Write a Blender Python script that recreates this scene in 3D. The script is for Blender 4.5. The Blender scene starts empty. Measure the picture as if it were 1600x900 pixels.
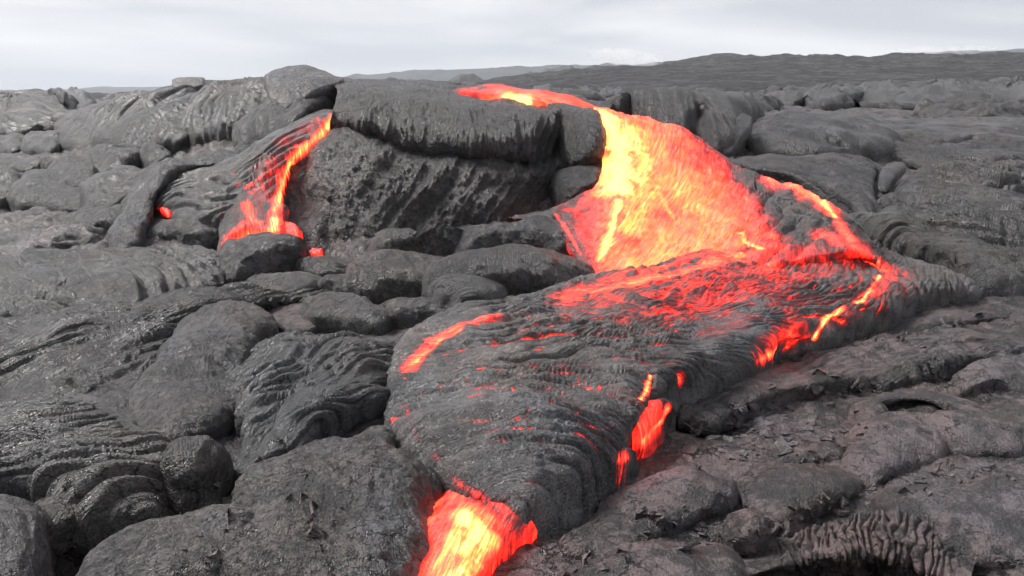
import bpy, math
import numpy as np

# ------------------------------------------------------------------ camera, sky, sun, exposure
IW, IH, FPX = 1600.0, 900.0, 1386.0
CAMH, PITCH = 1.7, math.radians(12.8)
scene = bpy.context.scene
col = scene.collection
cam_d = bpy.data.cameras.new('camera')
cam_d.sensor_width = 36.0
cam_d.lens = 36.0 * FPX / IW
cam_d.clip_start, cam_d.clip_end = 0.05, 20000.0
cam = bpy.data.objects.new('camera', cam_d)
cam.location = (0, 0, CAMH)
cam.rotation_euler = (math.pi / 2 - PITCH, 0, 0)
col.objects.link(cam)
scene.camera = cam

SUN_EL, SUN_ROT = math.radians(47), math.radians(-66)
world = bpy.data.worlds.new('World')
scene.world = world
world.use_nodes = True
wn, wl = world.node_tree.nodes, world.node_tree.links
wn.clear()
w_out = wn.new('ShaderNodeOutputWorld')
w_bg = wn.new('ShaderNodeBackground')
w_sky = wn.new('ShaderNodeTexSky')
w_sky.sky_type = 'NISHITA'
w_sky.sun_disc = False
w_sky.sun_elevation, w_sky.sun_rotation = SUN_EL, SUN_ROT
w_tc = wn.new('ShaderNodeTexCoord')
w_map = wn.new('ShaderNodeMapping')
w_map.inputs['Scale'].default_value = (1.3, 1.3, 9.0)
w_map.inputs['Location'].default_value = (0.3, 0.35, 0.15)
w_no = wn.new('ShaderNodeTexNoise')
w_no.inputs['Scale'].default_value = 1.5
w_no.inputs['Detail'].default_value = 5.0
w_no.inputs['Roughness'].default_value = 0.5
w_no.inputs['Distortion'].default_value = 0.35
w_rp = wn.new('ShaderNodeValToRGB')
w_rp.color_ramp.elements[0].position = 0.38
w_rp.color_ramp.elements[0].color = (0.68, 0.71, 0.78, 1)
w_rp.color_ramp.elements[1].position = 0.63
w_rp.color_ramp.elements[1].color = (1.06, 1.06, 1.07, 1)
w_mul = wn.new('ShaderNodeMix'); w_mul.data_type = 'RGBA'; w_mul.blend_type = 'MULTIPLY'
w_mul.inputs['Factor'].default_value = 1.0
w_mul.inputs[7].default_value = (0.1, 0.1, 0.1, 1)
w_mix = wn.new('ShaderNodeMix'); w_mix.data_type = 'RGBA'
w_mix.inputs['Factor'].default_value = 0.94     # closed cloud deck, a little sky through it
wl.new(w_tc.outputs['Generated'], w_map.inputs['Vector'])
wl.new(w_map.outputs['Vector'], w_no.inputs['Vector'])
wl.new(w_no.outputs['Fac'], w_rp.inputs['Fac'])
wl.new(w_sky.outputs['Color'], w_mul.inputs[6])
wl.new(w_mul.outputs[2], w_mix.inputs[6])
wl.new(w_rp.outputs['Color'], w_mix.inputs[7])
wl.new(w_mix.outputs[2], w_bg.inputs['Color'])
wl.new(w_bg.outputs['Background'], w_out.inputs['Surface'])
w_bg.inputs['Strength'].default_value = 0.22

sun_d = bpy.data.lights.new('sun', 'SUN')
sun_d.energy = 1.5
sun_d.angle = math.radians(18)
sun_d.color = (1.0, 0.965, 0.93)
sun = bpy.data.objects.new('sun', sun_d)
sun.rotation_euler = (math.pi / 2 - SUN_EL, 0, math.radians(-114))
col.objects.link(sun)
vs = scene.view_settings
vs.view_transform = 'Standard'; vs.look = 'None'; vs.exposure = 2.1; vs.gamma = 1.0
vs.use_curve_mapping = False
scene.cycles.use_denoising = True
scene.cycles.max_bounces = 4
scene.cycles.use_adaptive_sampling = True
scene.cycles.adaptive_threshold = 0.03
scene.cycles.volume_bounces = 1

# ------------------------------------------------------------------ camera-ray helpers (tracing)
cP, sP = math.cos(PITCH), math.sin(PITCH)
def ray(px, py):
    x = (np.asarray(px, float) - IW / 2) / FPX
    y = (IH / 2 - np.asarray(py, float)) / FPX
    return x, cP + y * sP, -sP + y * cP
def at(px, py, Y):
    dx, dy, dz = ray(px, py)
    t = np.asarray(Y, float) / dy
    return np.stack([dx * t, dy * t, CAMH + dz * t], -1)
def project(P):
    X, Y, Z = P[..., 0], P[..., 1], P[..., 2] - CAMH
    f = Y * cP - Z * sP
    u = Y * sP + Z * cP
    f = np.maximum(f, 1e-3)
    return IW / 2 + FPX * X / f, IH / 2 - FPX * u / f

# ------------------------------------------------------------------ noise
_rng = np.random.default_rng(7)
_perm = np.tile(_rng.permutation(256), 4)
_ga = _rng.random(256) * 2 * np.pi
_gx, _gy = np.cos(_ga).astype(np.float32), np.sin(_ga).astype(np.float32)
_g3 = _rng.normal(size=(256, 3)); _g3 /= np.linalg.norm(_g3, axis=1)[:, None]; _g3 = _g3.astype(np.float32)
def pn(x, y, seed=0):
    x = np.asarray(x, np.float64); y = np.asarray(y, np.float64)
    xf, yf = np.floor(x), np.floor(y)
    xi = xf.astype(np.int64) & 255; yi = (yf.astype(np.int64) + seed * 17) & 255
    x = (x - xf).astype(np.float32); y = (y - yf).astype(np.float32)
    u = x * x * x * (x * (x * 6 - 15) + 10); v = y * y * y * (y * (y * 6 - 15) + 10)
    a = _perm[xi + seed % 200]; b = _perm[xi + 1 + seed % 200]
    def g(h, dx, dy): return _gx[h] * dx + _gy[h] * dy
    n00 = g(_perm[a + yi], x, y); n10 = g(_perm[b + yi], x - 1, y)
    n01 = g(_perm[a + yi + 1], x, y - 1); n11 = g(_perm[b + yi + 1], x - 1, y - 1)
    r = n00 + u * (n10 - n00)
    return (r + v * (n01 + u * (n11 - n01) - r)) * 1.5
def pn3(P, lam, seed=0):
    Q = P / lam + seed * 7.31
    F = np.floor(Q); I = F.astype(np.int64) & 255
    f = (Q - F).astype(np.float32)
    w = f * f * f * (f * (f * 6 - 15) + 10)
    out = 0
    for cx in (0, 1):
        A = _perm[I[..., 0] + cx]; wx = w[..., 0] if cx else 1 - w[..., 0]
        for cy in (0, 1):
            B = _perm[A + I[..., 1] + cy]; wy = w[..., 1] if cy else 1 - w[..., 1]
            for cz in (0, 1):
                g = _g3[_perm[B + I[..., 2] + cz]]; wz = w[..., 2] if cz else 1 - w[..., 2]
                d = g[..., 0] * (f[..., 0] - cx) + g[..., 1] * (f[..., 1] - cy) + g[..., 2] * (f[..., 2] - cz)
                out = out + d * wx * wy * wz
    return out * 1.5
def fbm(x, y, o=4, seed=0, gain=.5):
    r, a = 0, 1.0
    for i in range(o):
        r = r + a * pn(x * 2 ** i, y * 2 ** i, seed + i); a *= gain
    return r
def fbm3(P, lam, o=4, seed=0, gain=.5):
    r, a = 0, 1.0
    for i in range(o):
        r = r + a * pn3(P, lam / 2 ** i, seed + i); a *= gain
    return r
def sst(a, b, x):
    t = np.clip((x - a) / (b - a), 0, 1); return t * t * (3 - 2 * t)

# ------------------------------------------------------------------ the lie of the land (thin plate spline)
_cp = [(-500,900,2.8),(0,900,2.75),(400,900,2.8),(800,900,2.85),(1200,900,2.85),(1600,900,2.9),(2100,900,2.9),
  (0,1300,1.75),(800,1300,1.75),(1600,1300,1.75),
  (-500,700,3.8),(0,700,3.8),(400,700,3.85),(800,700,3.9),(1200,700,4.0),(1600,700,4.0),(2100,700,4.0),
  (-500,550,5.0),(0,550,5.0),(400,550,5.0),(800,550,5.0),(1200,550,5.3),(1600,550,5.3),(2100,550,5.3),
  (0,450,6.1),(400,450,6.1),(700,450,6.0),(1000,460,5.9),(1250,450,6.2),(1500,450,6.3),(1650,450,6.5),(2100,450,6.6),(-400,450,6.1),
  (0,380,7.2),(300,380,7.0),(600,390,6.9),(900,390,6.7),(-400,380,7.2),
  (0,300,9.0),(200,300,8.6),(-400,300,9.0),(0,230,11.5),(250,225,10.0),(400,215,9.3),(-400,230,11.5),
  (0,175,15.5),(300,150,12.0),(150,160,14.0),(-500,175,15.5),(480,150,9.6),
  (1180,330,7.6),(1400,330,7.8),(1600,320,8.4),(2100,320,8.6),(1200,240,9.2),(1400,240,10.0),(1600,240,10.8),(2100,240,11.),
  (1000,172,11.0),(1200,180,13.0),(1400,175,15.0),(1600,175,16.0),(2200,175,16.5),(700,143,11.5),(850,150,12.0),
  (1000,160,18.0),(1400,155,20.0),(1700,155,22.0),(600,146,18.0),(470,222,7.95),(440,282,7.55),(428,335,7.25),(520,182,8.25),(400,252,8.2),(350,285,7.9),(330,240,8.7),(0,160,24.0),(2300,155,22.0)]
_C = np.array([at(*c) for c in _cp])
_C = np.vstack([_C, [[-1.2, 8.0, 1.15], [0, 8.2, 1.0], [.6, 7.9, .95], [1.6, 7.6, .85], [0, 9.5, 1.45], [-1.5, 9.3, 1.35]]])
def _k(r2): return r2 * np.log(r2 + 1e-9)
def _tps_fit(C):
    X = C[:, :2]; n = len(X)
    K = _k(((X[:, None] - X[None]) ** 2).sum(-1)) + np.eye(n) * .02
    Pm = np.hstack([np.ones((n, 1)), X])
    A = np.block([[K, Pm], [Pm.T, np.zeros((3, 3))]])
    return X, np.linalg.solve(A, np.r_[C[:, 2], np.zeros(3)])
_TX, _TW = _tps_fit(_C)
def land(x, y):
    sh = np.shape(x); x = np.ravel(x); y = np.ravel(y); n = len(_TX)
    out = np.empty(len(x))
    for i in range(0, len(x), 60000):
        a, b = x[i:i + 60000], y[i:i + 60000]
        r2 = (a[:, None] - _TX[:, 0]) ** 2 + (b[:, None] - _TX[:, 1]) ** 2
        out[i:i + 60000] = _k(r2) @ _TW[:n] + _TW[n] + _TW[n + 1] * a + _TW[n + 2] * b
    return out.reshape(sh)
_YS = np.geomspace(1.5, 40, 500)
def hit(px, py, dz=0.0):
    """where the sight line through a traced point meets the land raised by dz"""
    P = at(px, py, _YS)
    d = P[:, 2] - land(P[:, 0], P[:, 1]) - dz
    k = np.where((d[:-1] > 0) & (d[1:] <= 0))[0]
    if len(k) == 0: i = int(np.argmin(np.abs(d[:-1]))); f = 0
    else: i = k[0]; f = d[i] / (d[i] - d[i + 1])
    return at(px, py, _YS[i] + f * (_YS[i + 1] - _YS[i]))

def catmull(P, n, closed=True):
    P = np.asarray(P, float); m = len(P)
    segs = m if closed else m - 1
    # spread samples by length
    nxt = np.roll(P, -1, 0) if closed else P[1:]
    L = np.linalg.norm(nxt - P[:segs], axis=-1) + 1e-9
    cum = np.r_[0, np.cumsum(L)]
    q = np.linspace(0, cum[-1], n, endpoint=not closed)
    i = np.clip(np.searchsorted(cum, q, 'right') - 1, 0, segs - 1); t = ((q - cum[i]) / L[i])[:, None]
    def g(k): return P[k % m] if closed else P[np.clip(k, 0, m - 1)]
    a, b, c, d = g(i - 1), g(i), g(i + 1), g(i + 2)
    return .5 * (2 * b + (c - a) * t + (2 * a - 5 * b + 4 * c - d) * t ** 2 + (3 * b - a - 3 * c + d) * t ** 3)
def seg_nearest(p, poly):
    best = None
    for a, b in zip(poly[:-1], poly[1:]):
        ab = b - a; t = np.clip(((p - a) @ ab) / (ab @ ab + 1e-12), 0, 1); q = a + t * ab
        d = np.linalg.norm(p - q)
        if best is None or d < best[0]: best = (d, q)
    return best[1]

# ------------------------------------------------------------------ materials
def nd(t, kind, **kw):
    n = t.nodes.new(kind)
    for k, v in kw.items():
        if k in n.inputs.keys(): n.inputs[k].default_value = v
        else: setattr(n, k, v)
    return n
def math_n(t, op, a, b=None, c=None):
    n = t.nodes.new('ShaderNodeMath'); n.operation = op
    for i, v in enumerate((a, b, c)):
        if v is None: continue
        if isinstance(v, (int, float)): n.inputs[i].default_value = v
        else: t.links.new(v, n.inputs[i])
    return n.outputs[0]
def vscale(t, v, s):
    n = t.nodes.new('ShaderNodeVectorMath'); n.operation = 'MULTIPLY'
    t.links.new(v, n.inputs[0]); n.inputs[1].default_value = s
    return n.outputs[0]
def ramp(t, f, stops):
    n = t.nodes.new('ShaderNodeValToRGB'); cr = n.color_ramp
    cr.elements[0].position = stops[0][0]; cr.elements[1].position = stops[-1][0]
    for p, c in stops[1:-1]: cr.elements.new(p)
    for e, (p, c) in zip(list(cr.elements), stops): e.color = (*c, 1)
    t.links.new(f, n.inputs[0]); return n.outputs[0]
def crust_nodes(t, dark, light, crack=7.0, crackw=.05, fiber=.3, bump=.6, rough=.40, grain=60, flake=.3, fscale=48, patch=0.0):
    pos = nd(t, 'ShaderNodeNewGeometry').outputs['Position']
    uv = nd(t, 'ShaderNodeUVMap', uv_map='flow').outputs[0]
    n1 = nd(t, 'ShaderNodeTexNoise', Scale=2.6, Detail=3.0, Roughness=.6); t.links.new(pos, n1.inputs['Vector'])
    n2 = nd(t, 'ShaderNodeTexNoise', Scale=float(grain), Detail=3.0, Roughness=.75); t.links.new(pos, n2.inputs['Vector'])
    n4 = nd(t, 'ShaderNodeTexNoise', Scale=13.0, Detail=3.0, Roughness=.65); t.links.new(pos, n4.inputs['Vector'])
    n3 = nd(t, 'ShaderNodeTexNoise', Scale=1.0, Detail=2.0, Roughness=.6); t.links.new(vscale(t, uv, (9.0, 150.0, 1)), n3.inputs['Vector'])
    wv = nd(t, 'ShaderNodeMix', data_type='VECTOR'); wv.inputs[0].default_value = .10
    t.links.new(pos, wv.inputs[4]); t.links.new(n4.outputs['Color'], wv.inputs[5])
    vo = nd(t, 'ShaderNodeTexVoronoi', feature='DISTANCE_TO_EDGE', Scale=float(crack)); t.links.new(wv.outputs[1], vo.inputs['Vector'])
    ck = nd(t, 'ShaderNodeMapRange', interpolation_type='SMOOTHSTEP'); ck.inputs['From Max'].default_value = crackw
    t.links.new(vo.outputs['Distance'], ck.inputs['Value'])
    gate = nd(t, 'ShaderNodeMapRange'); gate.inputs['From Min'].default_value = .44; gate.inputs['From Max'].default_value = .58
    t.links.new(n1.outputs['Fac'], gate.inputs['Value'])
    ckg = math_n(t, 'MAXIMUM', ck.outputs[0], math_n(t, 'SUBTRACT', 1.0, gate.outputs[0]))
    # small flakes of glassy skin, each with its own tone and tilt
    wf = nd(t, 'ShaderNodeMix', data_type='VECTOR'); wf.inputs[0].default_value = .035
    t.links.new(pos, wf.inputs[4]); t.links.new(n2.outputs['Color'], wf.inputs[5])
    vf = nd(t, 'ShaderNodeTexVoronoi', feature='F1', Scale=float(fscale)); t.links.new(wf.outputs[1], vf.inputs['Vector'])
    sep = nd(t, 'ShaderNodeSeparateColor'); t.links.new(vf.outputs['Color'], sep.inputs[0]); cell = sep.outputs[0]
    fm = nd(t, 'ShaderNodeMapRange'); fm.inputs['From Min'].default_value = .40; fm.inputs['From Max'].default_value = .60; fm.inputs['To Min'].default_value = .15
    t.links.new(n4.outputs['Fac'], fm.inputs['Value'])
    S = lambda x, m: math_n(t, 'MULTIPLY', math_n(t, 'SUBTRACT', x, .5), m)
    tone = math_n(t, 'ADD', S(n1.outputs['Fac'], .8), math_n(t, 'ADD', S(n2.outputs['Fac'], 1.35), S(n4.outputs['Fac'], .45)))
    tone = math_n(t, 'ADD', tone, math_n(t, 'ADD', S(n3.outputs['Fac'], .5 * min(fiber, 1)), math_n(t, 'MULTIPLY', S(cell, flake * 1.5), fm.outputs[0])))
    tone = math_n(t, 'ADD', tone, math_n(t, 'MULTIPLY', math_n(t, 'SUBTRACT', ckg, 1.0), .30))
    if patch:
        pm = nd(t, 'ShaderNodeMapRange', interpolation_type='SMOOTHSTEP'); pm.inputs['From Min'].default_value = .47; pm.inputs['From Max'].default_value = .53
        np_ = nd(t, 'ShaderNodeTexNoise', Scale=3.4, Detail=6.0, Roughness=.68, Distortion=.3); t.links.new(pos, np_.inputs['Vector']); t.links.new(np_.outputs['Fac'], pm.inputs['Value'])
        tone = math_n(t, 'ADD', tone, S(pm.outputs[0], patch))
    tone = math_n(t, 'ADD', tone, .5)
    mid = tuple((a + b) * .42 for a, b in zip(dark, light))
    c = ramp(t, tone, [(.30, dark), (.50, mid), (.72, light)])
    hn = nd(t, 'ShaderNodeTexNoise', Scale=1.1, Detail=3.0, Roughness=.6, Distortion=.5); t.links.new(pos, hn.inputs['Vector'])
    hm_ = nd(t, 'ShaderNodeMix', data_type='RGBA', blend_type='MULTIPLY'); hm_.inputs[0].default_value = 1.0
    t.links.new(c, hm_.inputs[6]); t.links.new(ramp(t, hn.outputs['Fac'], [(.38, (.86, .92, 1.0)), (.62, (1.0, .88, .82))]), hm_.inputs[7]); c = hm_.outputs[2]
    h = math_n(t, 'ADD', math_n(t, 'MULTIPLY', n2.outputs['Fac'], .6), math_n(t, 'MULTIPLY', ckg, .6))
    h = math_n(t, 'ADD', h, math_n(t, 'MULTIPLY', n3.outputs['Fac'], fiber * 1.1))
    h = math_n(t, 'ADD', h, math_n(t, 'ADD', math_n(t, 'MULTIPLY', n4.outputs['Fac'], .45), math_n(t, 'MULTIPLY', math_n(t, 'MULTIPLY', cell, flake), fm.outputs[0])))
    b = nd(t, 'ShaderNodeBump', Distance=.034, Strength=min(1.0, bump)); t.links.new(h, b.inputs['Height'])
    r = math_n(t, 'ADD', math_n(t, 'MULTIPLY', n2.outputs['Fac'], .3), rough - .15)
    return c, b.outputs[0], r, n3.outputs['Fac'], n2.outputs['Fac']
def crust(name, dark, light, **kw):
    m = bpy.data.materials.new(name); m.use_nodes = True; t = m.node_tree
    p = t.nodes['Principled BSDF']
    c, b, r, _, _ = crust_nodes(t, dark, light, **kw)
    t.links.new(c, p.inputs['Base Color']); t.links.new(b, p.inputs['Normal']); t.links.new(r, p.inputs['Roughness'])
    p.inputs['Specular IOR Level'].default_value = .55
    return m
def hot(name, dark, light, fib=.5, **kw):
    m = bpy.data.materials.new(name); m.use_nodes = True; t = m.node_tree
    p = t.nodes['Principled BSDF']
    c, b, r, n3, n2 = crust_nodes(t, dark, light, **kw)
    at_ = nd(t, 'ShaderNodeAttribute', attribute_name='lava_heat').outputs['Fac']
    uv = nd(t, 'ShaderNodeUVMap', uv_map='flow').outputs[0]
    f2 = nd(t, 'ShaderNodeTexNoise', Scale=1.0, Detail=5.0, Roughness=.65, Distortion=1.6); t.links.new(vscale(t, uv, (5.0, 44.0, 1)), f2.inputs['Vector'])
    wob = math_n(t, 'ADD', math_n(t, 'MULTIPLY', math_n(t, 'SUBTRACT', f2.outputs['Fac'], .5), fib * 1.3),
                 math_n(t, 'ADD', math_n(t, 'MULTIPLY', math_n(t, 'SUBTRACT', n3, .5), fib * .8), math_n(t, 'MULTIPLY', math_n(t, 'SUBTRACT', n2, .5), fib * .35)))
    gate = nd(t, 'ShaderNodeMapRange'); gate.inputs['From Max'].default_value = .3; t.links.new(at_, gate.inputs['Value'])
    h = math_n(t, 'ADD', at_, math_n(t, 'MULTIPLY', wob, gate.outputs[0]))
    e = ramp(t, h, [(0.08, (0, 0, 0)), (.20, (.030, .0003, .0001)), (.32, (.16, .0014, .0005)), (.46, (.66, .009, .004)), (.58, (.90, .036, .013)),
                    (.70, (.95, .074, .027)), (.80, (1.0, .140, .032)), (.90, (1.0, .260, .042)), (1.0, (1.0, .44, .12))])
    t.links.new(e, p.inputs['Emission Color']); p.inputs['Emission Strength'].default_value = 0.82
    gm = nd(t, 'ShaderNodeMapRange'); gm.inputs['From Min'].default_value = .08; gm.inputs['From Max'].default_value = .42; t.links.new(h, gm.inputs['Value'])
    mx = nd(t, 'ShaderNodeMix', data_type='RGBA'); mx.inputs[7].default_value = (.03, .02, .02, 1)
    t.links.new(gm.outputs[0], mx.inputs[0]); t.links.new(c, mx.inputs[6]); c = mx.outputs[2]
    t.links.new(c, p.inputs['Base Color']); t.links.new(b, p.inputs['Normal']); t.links.new(r, p.inputs['Roughness'])
    p.inputs['Specular IOR Level'].default_value = .5
    return m
G = lambda v, w=0.0: (v * (1 + w), v, v * (1 + .12 * w))
M_SMOOTH = crust('mottled_crust', G(0.0046, .10), G(0.0864, .08), crack=16, fiber=0.1, grain=95, flake=.42, fscale=52, bump=.85, patch=.22)
M_ROPY = crust('silver_ropy_crust', G(0.0041, .05), G(.095, .03), crack=9, fiber=0.6, grain=105, flake=.14, fscale=70, rough=0.38, bump=.75)
M_DARK = crust('charcoal_crust', G(0.0024, .10), G(0.0518, .09), crack=11, fiber=.5, grain=70, flake=.30, fscale=36, bump=.85)
M_BROWN = crust('brown_crust', G(0.0046, .30), G(0.0800, .30), crack=8, crackw=.028, fiber=0.1, grain=85, flake=.26, fscale=30, bump=.8, patch=.26)
M_PALE = crust('pale_slab_crust', G(0.0263, .08), G(0.1536, .07), crack=13, fiber=.1, grain=60, flake=.25, bump=.9)
M_GROUND = crust('ground_crust', G(0.0035, .30), G(0.0736, .30), crack=8, fiber=0.1, grain=70, flake=.40, fscale=30, bump=.9, patch=.24)
M_FLAKE = crust('flake_crust', G(0.0175, .2), G(0.1280, .2), crack=20, fiber=.1, grain=80)
M_HOT = hot('molten_lava', G(0.0089, .05), G(0.0549, .02), fib=.62, fiber=.4, crack=9, grain=90, flake=.1, bump=.5)
M_SKIN = hot('glowing_crust', G(0.0109, .05), G(0.1331, .03), fib=1.1, fiber=0.4, crackw=.012, crack=12, grain=105, flake=.10, bump=.7, rough=.36)
M_FIELD = crust('field_crust', G(0.0037, .12), G(0.0681, .10), crack=3.2, crackw=.02, fiber=.6, grain=40, flake=.16, fscale=14, bump=.8, patch=.08)
M_SKIN.cycles.emission_sampling = 'NONE'; M_HOT.cycles.emission_sampling = 'NONE'

# ------------------------------------------------------------------ mesh helpers
def mesh_obj(name, V, F, mat, uv=None, heat=None, parent=None, smooth=True):
    me = bpy.data.meshes.new(name)
    nv, nf = len(V), len(F); k = F.shape[1]
    me.vertices.add(nv); me.vertices.foreach_set('co', np.ascontiguousarray(V, np.float32).ravel())
    me.loops.add(nf * k); me.polygons.add(nf)
    me.loops.foreach_set('vertex_index', F.astype(np.int32).ravel())
    me.polygons.foreach_set('loop_start', np.arange(0, nf * k, k, dtype=np.int32))
    me.update(calc_edges=True); me.validate()
    if smooth: me.polygons.foreach_set('use_smooth', np.ones(len(me.polygons), bool))
    u = me.uv_layers.new(name='flow')
    if uv is not None:
        li = np.empty(len(me.loops), np.int32); me.loops.foreach_get('vertex_index', li)
        u.data.foreach_set('uv', np.ascontiguousarray(uv[li], np.float32).ravel())
    if heat is not None:
        a = me.attributes.new('lava_heat', 'FLOAT', 'POINT'); a.data.foreach_set('value', np.ascontiguousarray(heat, np.float32))
    me.materials.append(mat)
    o = bpy.data.objects.new(name, me); col.objects.link(o)
    if parent is not None: o.parent = parent
    return o
def grid_faces(nu, nv, wrap=False):
    i = np.arange(nu if wrap else nu - 1)[:, None]; j = np.arange(nv - 1)[None]
    i2 = (i + 1) % nu
    return np.stack([i * nv + j, i2 * nv + j, i2 * nv + j + 1, i * nv + j + 1], -1).reshape(-1, 4)
def tag(o, label=None, cat=None, group=None, kind=None):
    if label: o['label'] = label
    if cat: o['category'] = cat
    if group: o['group'] = group
    if kind: o['kind'] = kind
    return o
def empty(name, loc, label, cat, group=None):
    o = bpy.data.objects.new(name, None); o.location = loc; o.empty_display_size = .2; col.objects.link(o)
    return tag(o, label, cat, group)
def grid_normals(P, wrap):
    du = (np.roll(P, -1, 0) - np.roll(P, 1, 0)) if wrap else np.gradient(P, axis=0)
    dv = np.gradient(P, axis=1)
    n = np.cross(du, dv); l = np.linalg.norm(n, axis=-1, keepdims=True)
    n = n / np.maximum(l, 1e-12)
    return n

# ------------------------------------------------------------------ relief: each returns displacement in metres
def rope(lam, amp, k=0.0, warp=1.0, sharp=.5, seed=0, cover=.6, fan=None, along=6.0):
    """rounded rope folds lying across the flow, sharp grooves between them"""
    def f(c):
        s, t = c['s'], c['t']
        if fan is not None:
            q = c['w2'](fan); dx, dy = c['P'][..., 0] - q[0], c['P'][..., 1] - q[1]
            rr = np.sqrt(dx * dx + dy * dy); an = np.arctan2(dy, dx); an = np.where(an < 0, an + 2 * np.pi, an)
            s, t = an * fan[2], rr
        w = pn(s / (lam * 7), t / (lam * 9), seed) * warp * lam * 2.2 + pn(s / (lam * 2.2), t / (lam * along), seed + 3) * lam * .55 * warp
        p = (s + k * t * t + w) / lam
        r = np.abs(np.sin(np.pi * p)) ** sharp
        fl = np.floor(p)
        r = r * (.65 + .7 * np.abs(pn(fl * .731 + 5, t / (lam * 5), seed + 5)))
        a = np.clip(cover + 1.1 * fbm(s / (lam * 8), t / (lam * 11), 2, seed + 9), 0, 1)
        c.setdefault('gs', []).append((1 - r) * a); c.setdefault('groove', (1 - r) * a); c.setdefault('ridge', np.clip(r, 0, 1) * a)
        sub = (.5 - np.abs(pn(p * 3.1 + 7, t / (lam * 9), seed + 13))) * .55 + (.5 - np.abs(pn(p * 7.3, t / (lam * 12), seed + 17))) * .22 - .2
        if 'hp' in c: a = a * (1 - .75 * sst(.30, .65, c['hp']))
        return amp * 1.7 * a * (r - .5 + sub * (1 - .3 * r))
    return f
def stria(lam, amp, seed=0, fan=None, st=14.0):
    """fine cords running down the flow"""
    def f(c):
        s, t = c['s'], c['t']
        if fan is not None:
            q = c['w2'](fan); dx, dy = c['P'][..., 0] - q[0], c['P'][..., 1] - q[1]
            s = np.sqrt(dx * dx + dy * dy); an = np.arctan2(dy, dx); t = np.where(an < 0, an + 2 * np.pi, an) * fan[2]
        w = pn(s / (lam * 10), t / (lam * 10), seed + 1) * lam * 2
        a = 1 - 2 * np.abs(pn((t + w) / lam, s / (lam * st), seed))
        b = 1 - 2 * np.abs(pn((t + w) / lam * 2.3, s / (lam * st * .6), seed + 2))
        return amp * (.65 * a + .35 * b) * np.clip(.7 + fbm(s / (lam * 12), t / (lam * 8), 2, seed + 7), .1, 1.2)
    return f
def lump(lam, amp, o=4, seed=0, gain=.5):
    def f(c): return amp * fbm3(c['P'], lam, o, seed, gain)
    return f
def ridged(lam, amp, seed=0, o=3):
    def f(c):
        r, a = 0, 1.
        for i in range(o): r = r + a * (.5 - np.abs(pn3(c['P'], lam / 2 ** i, seed + i)) * 1.6); a *= .5
        return amp * r
    return f
def scuff(lam, amp, seed=0, lo=.05, hi=.22):
    """flaking skin: patches with a small broken step"""
    def f(c): return amp * sst(lo, hi, fbm3(c['P'], lam, 3, seed)) * (.6 + .4 * pn3(c['P'], lam * .3, seed + 4))
    return f
def swirl(lam, amp, ropelam, seed=0, cover=.5):
    """curling ropes that follow the contours of a slow noise"""
    def f(c):
        x, y = c['P'][..., 0], c['P'][..., 1]
        q = fbm(x / lam, y / (lam * .8), 2, seed) * lam * .9 + y * .7
        p = q / ropelam
        r = np.abs(np.sin(np.pi * p)) ** .75
        a = np.clip(cover + 1.3 * fbm(x / lam * 1.4 + 9, y / lam * 1.4, 2, seed + 5), 0, 1)
        return amp * a * (r - .5)
    return f

def cut(pts, wd, depth):
    """an open crack along a traced line"""
    def f(c): return -depth * stroke_heat(c['P'], [(pts, wd, 1.0)]) * (.7 + .6 * pn3(c['P'], wd * 5, 3))
    return f
def ctx(P, org, A, B):
    d = (B - A)[:2]; d = d / (np.linalg.norm(d) + 1e-9)
    X, Y = P[..., 0] - A[0], P[..., 1] - A[1]
    s = X * d[0] + Y * d[1]; t = -X * d[1] + Y * d[0]
    return dict(P=P, s=s, t=t, w2=lambda f: hit(f[0], f[1], 0.0)[:2])
def stroke_heat(P, strokes, base=0.0):
    """strokes: (traced points, half width m, heat) laid on the surface itself"""
    sh = P.shape[:-1]; Q = P.reshape(-1, 3); qx, qy = project(Q)
    h = np.full(len(Q), float(base))
    rag = np.clip(1 + .55 * fbm3(Q, .13, 3, 77), .35, 1.8) if strokes else 1
    for st in strokes:
        pts, wd, val = st[:3]; mode = st[3] if len(st) > 3 else 'max'
        W = []
        for (a, b) in pts:
            d = (qx - a) ** 2 + (qy - b) ** 2
            k = np.where(d < d.min() + 12)[0]; W.append(Q[k[np.argmin(Q[k, 1])]])
        W = np.array(W)
        if len(W) > 1:
            L = np.linalg.norm(np.diff(W, axis=0), axis=1).sum()
            W = catmull(W, int(np.clip(L / (wd * .35), 6, 80)), False)
        d2 = np.full(len(Q), 1e9)
        for w in W: d2 = np.minimum(d2, ((Q - w) ** 2).sum(1))
        g = np.exp(-d2 / (wd * wd * rag * rag))
        if mode == 'max': h = np.maximum(h, val * g)
        elif mode == 'add': h = h + val * g
        else: h = h * (1 - g) + val * g
    return h.reshape(sh)

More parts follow.
